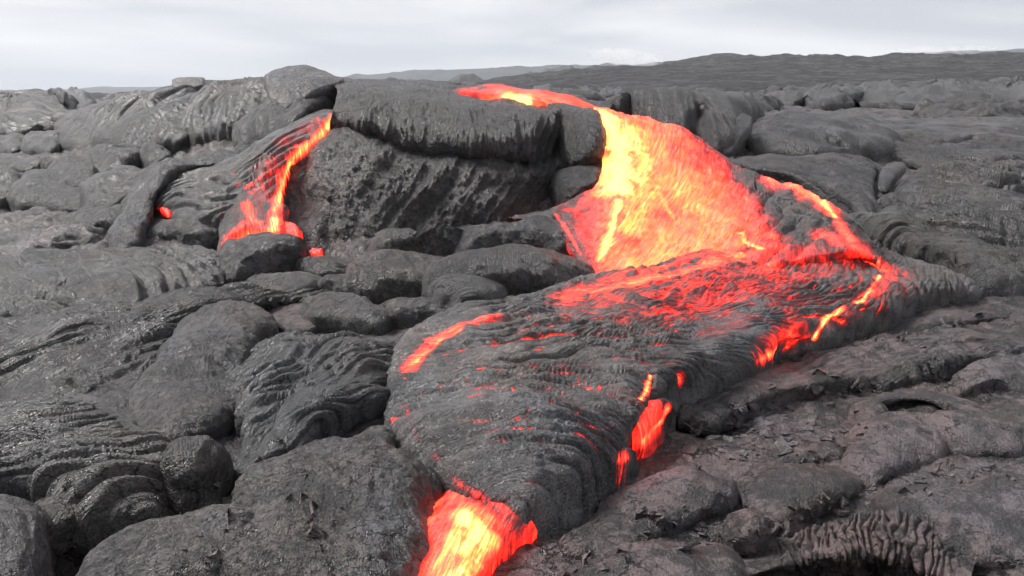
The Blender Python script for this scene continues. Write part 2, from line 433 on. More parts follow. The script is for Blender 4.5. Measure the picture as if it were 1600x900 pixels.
LOBES = {}
def lobe(name, label, out, H, tex=(), axis=None, mat=None, spine=None, dz=0.0, back=.75, over=1.32, p=.62, cat='lava lobe', grow=1.05,
         group=None, parent=None, heat=None, strokes=(), dens=1.0, tilt=0.0, seed=0, wob=.06, Hs=None, kind=None, pole=None, nuv=None, bumps=(), swap=None):
    """a pillow of lava: a traced footprint laid on the land, swollen to height H, its rim rolled under"""
    out = np.array([o[:2] for o in out], float)
    cx, cy = out.mean(0); y0 = out[:, 1].min()
    W = []
    for (a, b) in out:
        bk = np.clip((cy - b) / (cy - y0 + 1e-6), 0, 1)
        W.append(hit(a, b, dz + back * H * bk))
    W = np.array(W)[:, :2]
    per = np.linalg.norm(np.diff(np.vstack([out, out[:1]]), axis=0), axis=1).sum() * .64
    ext = np.sqrt(max(1, abs(np.sum(out[:, 0] * np.roll(out[:, 1], -1) - out[:, 1] * np.roll(out[:, 0], -1))) / 2) / np.pi) * .64
    nu = int(np.clip(per / 1.8 * dens, 40, 640)); nv = int(np.clip(ext * .88 * dens, 18, 200))
    if nuv: nu, nv = nuv
    O = catmull(W, nu); O = O.mean(0) + (O - O.mean(0)) * grow
    # harmonic map of the disc onto the footprint: nested rings that shrink smoothly to the middle
    ck = np.fft.fft(O[:, 0] + 1j * O[:, 1]); kk = np.abs(np.fft.fftfreq(nu) * nu)
    ph = np.linspace(0, over * np.pi / 2, nv)[None]
    r = np.sin(np.minimum(ph, np.pi / 2)) * np.where(ph > np.pi / 2, 1 - .35 * (1 - np.cos(ph - np.pi / 2)), 1)
    c = np.cos(ph); f = np.sign(c) * np.abs(c) ** p
    r = r[0]
    Z_ = np.stack([np.fft.ifft(ck * np.minimum(q, 1.0) ** kk) for q in r], 1)
    cen = Z_[:, 0].mean(); Z_ = np.where(r[None] < 1, Z_, Z_)
    X, Y = Z_.real, Z_.imag
    und = np.where(ph[0] > np.pi / 2, r, 1.0)[None]
    X = cen.real + (X - cen.real) * und; Y = cen.imag + (Y - cen.imag) * und
    Hm = H * (1 + .25 * pn(X / (.8 * ext / 80 + .15), Y / (.8 * ext / 80 + .15), seed + 31))
    for (bx_, by_, br, bh) in bumps:
        q_ = hit(bx_, by_, dz + H + bh * .5); Hm = Hm + bh * np.exp(-((X - q_[0]) ** 2 + (Y - q_[1]) ** 2) / (br * br))
    hz = np.where(f > 0, Hm * f, H * f * .8)
    Z = land(X, Y) + dz + hz
    P = np.stack([X, Y, Z], -1)
    N = -grid_normals(P, True)
    N[:, :2] = N[:, 2:3].mean(0, keepdims=True)
    N /= np.linalg.norm(N, axis=-1, keepdims=True) + 1e-9
    if N[:, :nv // 2, 2].mean() < 0: N = -N
    if axis is None: A, B = hit(cx, cy - 10), hit(cx, cy + 30)
    else: A, B = hit(*axis[0], dz), hit(*axis[1], dz)
    cc = ctx(P, None, A, B); cc['phi'] = ph + 0 * X
    if pole is not None:
        dx, dy = X - pole[0], Y - pole[1]; cc['s'] = np.hypot(dx, dy); cc['t'] = np.arctan2(dx, -dy) * pole[2]
    if strokes: cc['hp'] = stroke_heat(P, strokes)
    d = sum((t_(cc) for t_ in tex), np.zeros(P.shape[:2]))
    d[:, 0] = d[:, 0].mean()
    P2 = P + N * d[..., None]
    P2[:, 0] = P2[:, 0].mean(0)
    hv = None
    if heat is not None or strokes:
        hv = stroke_heat(P2, strokes)
        if heat is not None: hv = heat(cc, hv)
        hv = np.clip(hv, 0, 1.1).ravel()
    sw = swap if swap is not None else (mat is M_ROPY or pole is not None)
    uv = np.stack([cc['t'], cc['s']] if sw else [cc['s'], cc['t']], -1).reshape(-1, 2)
    base = np.array([cen.real, cen.imag, 0]); base[2] = float(land(base[:1], base[1:2])[0]) + dz
    o = mesh_obj(name, P2.reshape(-1, 3) - (base if parent is None else np.array(parent.location)), grid_faces(nu, nv, True)[:, ::-1], mat or M_SMOOTH, uv, hv, parent)
    if parent is None: o.location = base
    return tag(o, label, cat if parent is None else None, group, kind)
def loft(name, rows, nu, nv, tex=(), mat=None, parent=None, label=None, cat=None, heat=None, strokes=(), axis=None, flip=False, world=False, closed_u=False):
    """smooth surface through rows of 3D points (each row runs across, rows run down the flow)"""
    R = np.array([[at(*q) if not world else q for q in row] for row in rows], float)   # nrow, ncol, 3
    A = np.stack([catmull(r, nu, False) for r in R], 0)
    B = np.zeros((nu, nv, 3))
    # a shared row parameter keeps the surface even
    L = np.linalg.norm(np.diff(A, axis=0), axis=-1).mean(1); cum = np.r_[0, np.cumsum(L)]
    q = np.linspace(0, cum[-1], nv); i = np.clip(np.searchsorted(cum, q, 'right') - 1, 0, len(L) - 1); t = ((q - cum[i]) / L[i])[:, None, None]
    g = lambda k: A[np.clip(k, 0, len(A) - 1)]
    a, b, c, d = g(i - 1), g(i), g(i + 1), g(i + 2)
    P = (.5 * (2 * b + (c - a) * t + (2 * a - 5 * b + 4 * c - d) * t ** 2 + (3 * b - a - 3 * c + d) * t ** 3)).transpose(1, 0, 2)
    for _ in range(3):
        P[1:-1] = (P[:-2] + 2 * P[1:-1] + P[2:]) / 4; P[:, 1:-1] = (P[:, :-2] + 2 * P[:, 1:-1] + P[:, 2:]) / 4
    N = grid_normals(P, False)
    if (N[..., 1].mean() > 0) != flip: N = -N
    lu = np.r_[0, np.cumsum(np.linalg.norm(np.diff(P[:, nv // 2], axis=0), axis=-1))]
    lv = np.r_[0, np.cumsum(np.linalg.norm(np.diff(P[nu // 2], axis=0), axis=-1))]
    s = np.repeat(lv[None], nu, 0); tt = np.repeat(lu[:, None], nv, 1)
    cc = dict(P=P, s=s, t=tt, u=np.linspace(0, 1, nu)[:, None] + 0 * s, v=np.linspace(0, 1, nv)[None] + 0 * s, w2=lambda f: hit(f[0], f[1], 0.0)[:2])
    d = sum((f(cc) for f in tex), np.zeros(s.shape))
    P2 = P + N * d[..., None]
    hv = None
    if heat is not None or strokes:
        hv = stroke_heat(P2, strokes)
        if heat is not None: hv = heat(cc, hv)
        hv = np.clip(hv, 0, 1.1).ravel()
    base = np.zeros(3)
    if parent is None: base = P[nu // 2, -1].copy()
    off = np.array(parent.location) if parent is not None else base
    o = mesh_obj(name, P2.reshape(-1, 3) - off, grid_faces(nu, nv), mat or M_SMOOTH, np.stack([s, tt], -1).reshape(-1, 2), hv, parent)
    if parent is None: o.location = base
    return tag(o, label, cat if parent is None else None)

# ------------------------------------------------------------------ ground sheet (near) with its pits
PITS = [(205, 870, .34, .26, .35), (330, 745, .14, .15, .15), (1325, 900, .44, .26, .9), (500, 390, .25, .3, .15), (330, 150, .4, .4, .1), (1100, 650, .25, .2, .10)]
def ground_z(x, y):
    z = land(x, y)
    for (a, b, rx, ry, dep) in PITS:
        q = hit(a, b); z = z - dep * np.exp(-(((x - q[0]) / rx) ** 2 + ((y - q[1]) / ry) ** 2) ** 2)
    return z
def build_ground():
    ny, nx = 310, 400
    Ys = np.geomspace(1.7, 21.0, ny); Us = np.linspace(-.85, .85, nx)
    X = Ys[None] * Us[:, None]; Y = np.repeat(Ys[None], nx, 0)
    z = ground_z(X, Y)
    P = np.stack([X, Y, z], -1); N = grid_normals(P, False); N = np.where(N[..., 2:] < 0, -N, N)
    cc = dict(P=P)
    right = sst(-.2, 1.0, X - .15 * Y)
    d = swirl(.9, .03, .10, 3)(cc) * (1 - .5 * right) + fbm3(P, .7, 5, 2) * .05 + ridged(.25, .014, 5)(cc)
    d = d + scuff(.22, .016, 8)(cc) * (.4 + right)
    d = d * np.clip(Y / 5, .7, 1.6)
    P2 = P + N * d[..., None]
    P2[..., 2] -= .6 * sst(15, 21, Y)
    o = mesh_obj('ground', P2.reshape(-1, 3), grid_faces(nx, ny), M_GROUND, np.stack([Y, X], -1).reshape(-1, 2))
    return tag(o, 'dark wrinkled ground of cooled lava between the lobes', kind='structure')
ground = build_ground()

# ------------------------------------------------------------------ far lava field, hills
def far_field():
    ang_px = np.array([-900, 0, 300, 560, 760, 900, 1040, 1120, 1200, 1300, 1380, 1500, 1600, 2500])
    crest_py = np.array([150, 150, 149, 142, 128, 112, 101, 95, 91, 90, 88, 84, 82, 74])
    na, nr = 420, 210
    pxs = np.linspace(-900, 2500, na); T = (pxs - 800) / FPX
    Yr = np.geomspace(12.5, 420, nr)
    cz = CAMH + 150 * np.interp(pxs, ang_px, [float(ray(800, q)[2] / ray(800, q)[1]) for q in crest_py])
    X = T[:, None] * Yr[None]; Y = np.repeat(Yr[None], na, 0)
    near = land(np.clip(T * 13.5, -9, 11), np.full(na, 13.5)) - .25
    k = sst(0, 1, np.log(Yr / 14) / np.log(150 / 14)) ** 1.0
    lin = np.clip((Yr - 14) / (150 - 14), 0, 1)
    Z = near[:, None] * (1 - lin) + cz[:, None] * lin
    Z = Z - np.clip(Yr - 150, 0, None)[None] * .05
    amp = .10 + .9 * lin
    P = np.stack([X, Y, Z], -1)
    Q = np.stack([X, Y], -1)
    n = fbm(X / 6, Y / 9, 4, 3) * .45 * np.minimum(amp, .8) + (0.4 - np.abs(fbm(X / 1.6, Y / 3, 3, 8))) * .40 * np.clip(amp, .3, .8) + (.3 - np.abs(fbm(X / 9, Y / 26, 3, 18))) * .9 * lin + fbm(X / 22, Y / 22, 3, 13) * .8 * lin
    P[..., 2] += n
    m = bpy.data.materials.new('far_lava_field'); m.use_nodes = True; t = m.node_tree; p = t.nodes['Principled BSDF']
    pos = nd(t, 'ShaderNodeNewGeometry').outputs['Position']
    a = nd(t, 'ShaderNodeTexNoise', Scale=.35, Detail=8.0, Roughness=.7); t.links.new(pos, a.inputs['Vector'])
    b = nd(t, 'ShaderNodeTexNoise', Scale=2.2, Detail=6.0, Roughness=.7); t.links.new(pos, b.inputs['Vector'])
    f = math_n(t, 'ADD', math_n(t, 'MULTIPLY', a.outputs['Fac'], .5), math_n(t, 'MULTIPLY', b.outputs['Fac'], .5))
    t.links.new(ramp(t, f, [(.43, (.004, .004, .006)), (.50, (.020, .019, .025)), (.58, (.085, .075, .08))]), p.inputs['Base Color'])
    bp = nd(t, 'ShaderNodeBump', Distance=.8, Strength=1.0); t.links.new(b.outputs['Fac'], bp.inputs['Height']); t.links.new(bp.outputs[0], p.inputs['Normal'])
    p.inputs['Roughness'].default_value = .75
    o = mesh_obj('lava_plain', P.reshape(-1, 3), grid_faces(na, nr), m)
    tag(o, 'dark purple grey lava plain rising to the right horizon', kind='structure')
    # hazy wooded rise far behind
    def ridge(name, label, pxs_, pys_, Yd, depth, bump, lam, seed, colr):
        nx, ny = 420, 30
        q = np.linspace(pxs_[0], pxs_[-1], nx); pv = np.interp(q, pxs_, pys_)
        T2 = (q - 800) / FPX; top = np.array([CAMH + Yd * float(ray(800, v)[2] / ray(800, v)[1]) for v in pv])
        v = np.linspace(-1, 1, ny)
        Y2 = Yd + depth * v[None] + 0 * q[:, None]; X2 = T2[:, None] * Y2
        prof = np.clip(1 - np.abs(v), 0, 1) ** .6
        Z2 = -6 + (top[:, None] + 6 + bump * np.maximum(-.2, fbm(X2 / lam, Y2 / (lam * 3), 4, seed))) * prof[None]
        mm = bpy.data.materials.new(name + '_cover'); mm.use_nodes = True; tt = mm.node_tree; pp = tt.nodes['Principled BSDF']
        ps = nd(tt, 'ShaderNodeNewGeometry').outputs['Position']
        nn = nd(tt, 'ShaderNodeTexNoise', Scale=.05, Detail=6.0, Roughness=.7); tt.links.new(ps, nn.inputs['Vector'])
        tt.links.new(ramp(tt, nn.outputs['Fac'], [(.35, tuple(x * .5 for x in colr)), (.65, colr)]), pp.inputs['Base Color']); pp.inputs['Roughness'].default_value = .9
        o = mesh_obj(name, np.stack([X2, Y2, Z2], -1).reshape(-1, 3), grid_faces(nx, ny), mm)
        return tag(o, label, kind='structure')
    ridge('hill', 'hazy blue grey rise behind the slab and mound', [380, 540, 640, 760, 860, 960, 1060], [140, 119, 110, 105, 101, 100, 104], 760, 120, 2.5, 30, 4, (.05, .06, .06))
    ridge('hill', 'pale hazy rise on the far right skyline', [1180, 1360, 1420, 1500, 1600, 1900, 2500], [96, 88, 81, 79, 76, 70, 66], 700, 120, 2.0, 40, 9, (.06, .065, .07))
    ridge('hill', 'faint low coast line on the left horizon', [-900, 60, 120, 240, 420, 560], [141, 141, 139, 135, 132, 132], 880, 60, 2, 60, 6, (.05, .055, .06))
    ridge('hill', 'scrubby dark rise beneath the hazy central hill', [560, 650, 700, 790, 830, 900, 960, 1040], [134, 131, 124, 122, 112, 107, 109, 108], 330, 60, 2.6, 11, 14, (.05, .05, .05))
far_field()
# ------------------------------------------------------------------ the central mound
mound = empty('lava_mound', tuple(at(700, 400, 7.0)), 'large steep rocky mound of dark lava with an overhanging cap between the two glowing streams', 'lava mound')
loft('rock_face', [
    [(470,205,9.2),(500,190,8.9),(560,185,8.5),(660,190,8.4),(760,195,8.4),(850,200,8.4),(940,200,8.5)],
    [(470,262,8.4),(492,236,7.95),(540,205,7.7),(640,238,7.55),(740,248,7.5),(840,258,7.55),(920,240,7.9)],
    [(452,300,8.10),(468,280,7.65),(540,275,7.40),(640,285,7.30),(740,295,7.30),(820,290,7.40),(890,280,7.80)],
    [(445,330,7.95),(458,320,7.50),(540,330,7.23),(640,335,7.17),(740,335,7.17),(810,325,7.30),(870,310,7.65)],
    [(445,365,7.77),(465,365,7.37),(540,375,7.12),(640,372,7.09),(740,365,7.12),(805,350,7.22),(855,335,7.57)],
    [(470,400,7.66),(490,402,7.31),(550,412,7.14),(640,408,7.12),(740,402,7.16),(805,385,7.26),(845,360,7.56)],
    [(470,450,7.60),(490,450,7.30),(550,460,7.20),(640,460,7.20),(740,450,7.20),(805,440,7.30),(845,420,7.60)]],
    350, 215, [lump(.8, .08, 2, 4), stria(.24, .034, 3, st=5), stria(.07, .010, 8, st=8), stria(.028, .006, 9, st=7), lump(.25, .02, 3, 6), lump(.04, .007, 2, 5)], M_DARK, mound)
loft('cap', [
    [(505,126,11.),(580,130,10.8),(660,130,10.8),(740,138,10.8),(820,148,10.6),(890,162,10.2),(950,172,9.8)],
    [(520,134,9.4),(590,136,9.2),(670,140,9.2),(750,150,9.2),(830,161,9.1),(890,170,8.9),(940,176,8.8)],
    [(528,146,8.35),(590,146,8.2),(670,153,8.15),(750,163,8.1),(830,172,8.1),(885,176,8.2),(925,178,8.5)],
    [(526,165,7.98),(590,172,7.78),(670,178,7.7),(750,184,7.66),(825,188,7.72),(868,192,7.95),(890,195,8.4)],
    [(524,182,7.85),(590,196,7.6),(660,212,7.5),(750,220,7.45),(820,225,7.52),(858,225,7.8),(875,225,8.3)],
    [(523,196,7.92),(588,214,7.68),(650,240,7.54),(745,249,7.50),(815,258,7.56),(850,262,7.8),(868,262,8.3)],
    [(530,202,8.2),(592,218,8.0),(655,242,7.9),(745,250,7.85),(812,258,7.9),(846,262,8.1),(862,262,8.5)]],
    350, 200, [lump(.7, .06, 2, 14), stria(.22, .028, 13, st=5), stria(.06, .014, 18, st=7), stria(.026, .005, 19, st=7), lump(.22, .018, 3, 16), lump(.035, .006, 2, 5)], M_DARK, mound)
loft('side_shoulder', [
    [(855,162,9.2),(880,164,9.1),(905,166,9.0),(930,168,9.0),(955,170,9.1)],
    [(858,170,8.4),(880,171,8.15),(905,172,8.0),(930,174,8.0),(948,178,8.3)],
    [(858,195,8.2),(878,195,7.85),(905,195,7.65),(932,196,7.65),(950,200,8.0)],
    [(862,225,8.1),(880,225,7.72),(905,225,7.5),(935,225,7.48),(955,230,7.9)],
    [(868,250,8.0),(882,252,7.66),(905,250,7.45),(935,245,7.42),(955,250,7.9)],
    [(870,275,8.1),(884,272,7.75),(905,268,7.6),(935,260,7.55),(955,262,7.9)]],
    110, 150, [lump(.5, .05, 2, 24), stria(.12, .016, 26, st=6), stria(.04, .007, 27, st=6), lump(.05, .006, 2, 29)], M_DARK, mound)
loft('lower_shoulder', [
    [(838,275,8.2),(865,265,8.0),(900,258,7.9),(940,250,7.9),(965,255,8.0)],
    [(842,285,7.9),(865,275,7.6),(900,266,7.42),(940,258,7.38),(965,262,7.7)],
    [(845,297,7.75),(866,290,7.42),(900,283,7.25),(938,275,7.22),(960,275,7.6)],
    [(848,310,7.7),(868,306,7.38),(900,300,7.2),(935,292,7.18),(955,290,7.6)],
    [(850,345,7.7),(868,345,7.4),(900,345,7.3),(935,340,7.3),(955,330,7.6)]],
    110, 90, [lump(.4, .04, 2, 34), stria(.10, .012, 36, st=5), lump(.05, .006, 2, 39)], M_DARK, mound)

# ------------------------------------------------------------------ left background
lobe('lava_lobe', 'wrinkled grey lobe at the far left edge below the skyline', [(-60,200),(-20,172),(30,158),(75,144),(108,150),(118,178),(108,196),(60,208),(0,216)], .35,
     [rope(.11, .03, .3, seed=2, cover=.8), lump(.5, .04, 2, 3)], ((100,150),(20,205)), M_ROPY)
lobe('lava_outcrop', 'small dark knob perched on the far left skyline', [(76,146),(82,139),(95,141),(105,150),(100,157),(86,152)], .12, [lump(.12, .02, 3, 5)], None, M_DARK, dz=.3, cat='lava outcrop')
lobe('lava_lobe', 'low smooth lobe on the skyline right of the small dark knob', [(105,170),(112,152),(130,144),(150,152),(150,166),(135,178)], .28, [lump(.3, .05, 4, 7)], None, M_SMOOTH)
lobe('lava_lobe', 'broad pale smooth slope behind the curved ropes on the left', [(92,228),(105,195),(150,172),(190,160),(240,148),(270,152),(240,190),(180,225),(130,240)], .25,
     [lump(.5, .05, 4, 8), rope(.2, .02, .2, seed=4, cover=.3)], ((240,150),(120,220)), M_SMOOTH)
lobe('lava_lobe', 'left of two lobes of curved upright ropes beneath the broken slab', [(150,232),(165,190),(205,160),(250,143),(300,138),(332,158),(322,195),(300,222),(268,240),(205,244)], .36,
     [rope(.15, .05, .3, seed=11, cover=1.0, warp=1.3), lump(.6, .05, 2, 12)], ((330,190),(150,196)), M_ROPY, dens=1.2)
lobe('lava_lobe', 'right of two lobes of curved upright ropes beneath the broken slab', [(283,222),(295,190),(330,152),(372,134),(408,122),(420,148),(446,172),(415,200),(380,218),(330,226)], .36,
     [rope(.13, .045, .3, seed=15, cover=1.0, warp=1.3), lump(.6, .05, 2, 17)], ((440,172),(285,190)), M_ROPY, dens=1.2)
lobe('lava_lobe', 'dark striated slope between the broken slab and the left glowing tongue', [(372,232),(392,208),(445,172),(490,146),(545,132),(552,150),(530,168),(470,200),(420,232)], .30,
     [stria(.09, .03, 5), lump(.3, .04, 3, 22)], ((530,145),(390,225)), M_DARK)
def slab(name, label, top, thick, mat, parent=None, seed=0, cat='lava slab', group=None):
    """a broken plate: traced top face given a real thickness"""
    T = np.array([at(*q) for q in top]); n = 56
    O = catmull(T, n) * .4 + np.array([T[0] * 0]) if False else None
    L = np.vstack([T, T[:1]]); seg = np.linalg.norm(np.diff(L, axis=0), axis=1); cum = np.r_[0, np.cumsum(seg)]
    q = np.linspace(0, cum[-1], n, endpoint=False); O = np.stack([np.interp(q, cum, L[:, i]) for i in range(3)], -1)
    cen = O.mean(0); u, s, vt = np.linalg.svd(O - cen); nn = vt[2]; nn = nn if nn[2] > 0 else -nn
    rr = np.r_[np.linspace(0, .93, 26), .98, 1.0, 1.005, 1.0, .98, .9, 0.]
    hh = np.r_[np.zeros(26), -.08, -.25, -.5, -.75, -.95, -1., -1.]
    jag = 1 + .035 * pn(np.linspace(0, 14, n, endpoint=False), np.full(n, seed + .5), seed)
    P = cen + (O - cen)[:, None] * (rr[None] * np.where(rr > .5, jag[:, None], 1))[..., None] + nn * (hh[None] * thick)[..., None]
    bulge = np.clip(1 - rr ** 2, 0, 1) * thick * .4 * (hh == 0)
    P += nn * (bulge[None, :, None] + .012 * fbm3(P, .25, 4, seed)[..., None])
    uv = np.stack([P[..., 0], P[..., 1]], -1).reshape(-1, 2)
    b = cen - nn * thick
    o = mesh_obj(name, P.reshape(-1, 3) - b, grid_faces(n, len(rr), True)[:, ::-1], mat, uv, None, parent)
    o.location = b
    return tag(o, label, cat, group)
slab('lava_slab', 'large pale tilted slab of broken crust standing on the skyline', [(412,116,9.1),(425,108,9.25),(450,103,9.4),(478,101,9.5),(512,111,9.45),(540,126,9.2),(510,137,8.95),(486,149,8.75),(446,171,8.5),(424,152,8.7)], .16, M_PALE, seed=3)
slab('lava_slab', 'thin dark ledge of broken crust between the pale slab and small block', [(318,126,11.0),(360,127,10.6),(412,120,10.0),(414,134,9.8),(360,142,10.3),(322,140,10.8)], .14, M_DARK, seed=5)
slab('lava_slab', 'small pale flat block of crust on the left skyline', [(267,124,12.0),(300,121,11.9),(320,122,11.8),(317,133,11.4),(290,136,11.4),(268,134,11.6)], .13, M_PALE, seed=8)

# ------------------------------------------------------------------ left toes
toes = [
 ('dark rounded toe under the curved ropes with a red spark at its end', [(132,275),(140,245),(165,230),(200,228),(222,240),(215,262),(190,280),(158,288)], .30, M_DARK),
 ('small curled knob just right of the red sparks on the left', [(218,258),(222,240),(240,226),(262,234),(267,252),(250,264),(230,266)], .22, M_DARK),
 ('round dark boulder-like toe in the middle of the left cluster', [(76,300),(78,268),(100,250),(125,252),(150,275),(156,300),(138,315),(105,314)], .30, M_DARK),
 ('long low toe in front of the left cluster of toes', [(22,320),(30,290),(60,262),(85,275),(110,298),(132,315),(125,332),(80,336),(40,332)], .24, M_DARK),
 ('lumpy toe at the left frame edge beside the cluster', [(-20,310),(-15,280),(10,262),(35,268),(40,290),(25,310),(0,320)], .2, M_DARK),
 ('flat knotty toe behind the cluster near the left frame edge', [(-30,262),(-10,245),(30,240),(70,248),(72,262),(40,272),(0,272)], .16, M_DARK),
 ('small smooth toe at the far left under the wrinkled lobe', [(-10,234),(0,218),(22,214),(38,222),(36,236),(15,242)], .2, M_SMOOTH),
 ('twisted small toe below the pale slope on the left', [(40,240),(50,220),(80,205),(97,216),(95,235),(75,246)], .25, M_ROPY),
 ('tiny nub between the twisted toe and dark rounded toes', [(60,262),(75,248),(98,246),(110,256),(98,268),(72,270)], .18, M_DARK)]
for i, (lb, out, H, m) in enumerate(toes):
    lobe('lava_toe', lb, out, H * .8, [lump(.3, .045, 3, 40 + i), rope(.09, .010, .3, seed=40 + i, cover=.5), stria(.06, .008, i)], None, m, grow=1.12, group='cooled toes clustered on the left', cat='lava toe', seed=i)
lobe('lava_lobe', 'wrinkled grey toe hanging over a dark gap at left', [(128,330),(140,308),(175,282),(215,266),(254,262),(250,285),(232,312),(200,330),(160,340)], .26,
     [rope(.10, .022, .5, seed=41), lump(.3, .04, 3, 42)], ((240,268),(150,330)), M_ROPY, dz=.04)
lobe('lava_lobe', 'dark smooth lobe tucked beneath the wrinkled hanging toe at left', [(105,352),(118,332),(150,324),(190,330),(215,345),(208,368),(160,372),(122,368)], .18, [lump(.25, .04, 4, 44)], None, M_DARK)
lobe('lava_lobe', 'long smooth speckled lobe slanting down left of the wrinkled tongue', [(178,400),(195,350),(225,300),(258,255),(296,232),(340,227),(375,238),(362,262),(310,290),(268,318),(245,352),(232,392),(205,408)], .30,
     [lump(.4, .05, 4, 46), lump(.06, .008, 3, 47)], ((350,240),(205,390)), M_SMOOTH, spine=((330,245),(270,275),(230,330),(205,385)))
lobe('lava_lobe', 'small grey knob above the left glowing tongue', [(362,258),(368,238),(390,228),(402,234),(398,250),(380,262)], .2, [lump(.2, .04, 4, 48)], None, M_DARK)

# ------------------------------------------------------------------ left glowing tongue
def tongue_heat(c, h):
    g = c.get('groove', 0); n = fbm3(c['P'], .18, 3, 61)
    return np.maximum(h, .48 * sst(.55, .95, g) * sst(.05, .35, n))
lt = empty('lava_tongue', tuple(hit(420, 340)), 'grey wrinkled lava tongue with a glowing orange stream down its right side', 'lava tongue')
lobe('tongue_body', None, [(533,164),(530,182),(500,216),(480,242),(460,258),(448,290),(440,325),(448,345),(440,368),(415,372),(380,378),(352,394),(345,372),(350,345),(345,318),(325,292),(345,265),(415,220),(468,188),(515,166)], .20,
     [rope(.09, .020, .2, seed=63, cover=.6, sharp=.8), stria(.04, .006, 65), lump(.3, .03, 3, 64)], ((380,270),(410,350)), M_SKIN, spine=((500,190),(440,240),(405,290),(385,330),(330,322),(290,318)), dz=.05, parent=lt, heat=tongue_heat, dens=1.3,
     strokes=[([(526,184),(505,206),(480,230),(462,248),(450,272),(440,300),(432,325)], .055, .80), ([(524,180),(512,196)], .05, 1.02), ([(458,256),(446,285),(438,312)], .04, .92),
              ([(500,187),(475,205),(445,222)], .10, .24), ([(430,250),(415,290),(400,330)], .15, .22), ([(432,325),(432,345),(418,360),(390,370),(358,388)], .075, .60), ([(432,340),(428,355)], .05, .98), ([(385,345),(360,372),(352,390)], .07, .44),
              ([(388,318),(392,335),(405,345)], .05, .58), ([(425,245),(400,258)], .025, .36), ([(430,268),(405,275),(385,290)], .022, .44), ([(415,290),(390,300)], .022, .42), ([(350,275),(362,266)], .04, .25)])
lobe('folded_skirt', 'folded grey skirt of crust at the left of the tongue', [(243,322),(252,304),(288,278),(328,258),(368,250),(402,272),(406,318),(396,345),(362,354),(318,354),(275,344)], .17,
     [rope(.085, .034, .3, warp=1.3, seed=69, cover=.9), stria(.03, .004, 70), lump(.3, .03, 3, 71)], ((330,275),(320,350)), M_SKIN, dz=.10, swap=True, parent=lt, dens=1.3, heat=tongue_heat, strokes=[([(392,312),(390,335)], .05, .50), ([(372,285),(395,298)], .03, .36)])
lobe('glowing_drip', 'short glowing red drip at the foot of the tongue', [(436,360),(440,345),(452,345),(464,360),(472,378),(466,386),(452,378)], .09, [lump(.1, .02, 3, 66)], ((445,350),(468,385)), M_HOT, parent=lt, dz=.03, strokes=[([(445,350),(455,362),(467,380)], .16, .52)])
lobe('ember_toe', 'dark tip of a buried toe with a red glowing end beneath the tongue', [(248,325),(252,319),(259,322),(266,332),(264,338),(256,335)], .04, [lump(.08, .02, 3, 67)], ((248,318),(264,338)), M_HOT, dz=.12, cat='lava toe', strokes=[([(250,322),(256,331),(264,338)], .05, .55)])
lobe('ember_toe', 'small round red glowing ember toe at the foot of the mound', [(484,402),(486,392),(496,389),(507,396),(508,405),(496,410)], .08, [lump(.06, .015, 3, 68)], ((490,390),(500,408)), M_HOT, cat='lava toe', strokes=[([(490,396),(500,403)], .10, .5)])
for lb, pts, hw in (('tiny red ember glowing beside the curled knob at left', [(211,258),(214,246),(219,248),(217,260)], .07), ('tiny red ember in the gap below the dark rounded toe', [(190,272),(197,266),(206,266),(202,273)], .06),
                    ('tiny red ember at the lip of the wrinkled hanging toe', [(157,302),(162,294),(170,296),(166,303)], .06), ('tiny red ember under the long low toe at left', [(58,325),(66,320),(74,322),(68,328)], .06)):
    lobe('ember_toe', lb, pts, .05, [lump(.05, .02, 2, 3)], (pts[0], pts[2]), M_HOT, dz=.03, cat='lava toe', strokes=[([pts[1], pts[3]], hw * .7, .46)], group='embers in the left gaps')
lobe('lava_lobe', 'smooth grey lobe under the left end of the glowing tongue', [(233,380),(240,358),(262,340),(295,338),(335,358),(347,382),(320,390),(275,386)], .20, [lump(.3, .04, 4, 70)], None, M_SMOOTH)
lobe('lava_lobe', 'round dark lobe directly below the glowing foot of the tongue', [(345,442),(348,412),(360,388),(395,372),(425,366),(460,390),(474,408),(456,425),(405,434),(372,446)], .24, [lump(.35, .06, 4, 72), lump(.05, .006, 3, 73)], None, M_SMOOTH)
lobe('lava_lobe', 'flat cracked lobe beside the small ember at the mound foot', [(463,422),(478,410),(520,403),(560,408),(582,418),(560,434),(510,440),(478,434)], .14, [rope(.09, .014, 0, seed=75), lump(.2, .02, 3, 76)], ((520,405),(520,440)), M_ROPY)
lobe('lava_lobe', 'dark striped lobe between the round dark lobe and the flat cracked one', [(390,452),(410,434),(450,424),(490,432),(512,446),(500,462),(460,474),(420,470)], .12, [stria(.05, .012, 7), lump(.2, .02, 3, 78)], ((500,440),(400,470)), M_ROPY)
lobe('lava_lobe', 'dark pedestal lobe below the flat cracked lobe', [(500,462),(506,442),(530,436),(558,440),(556,462),(535,474)], .16, [lump(.15, .03, 3, 79)], None, M_DARK)

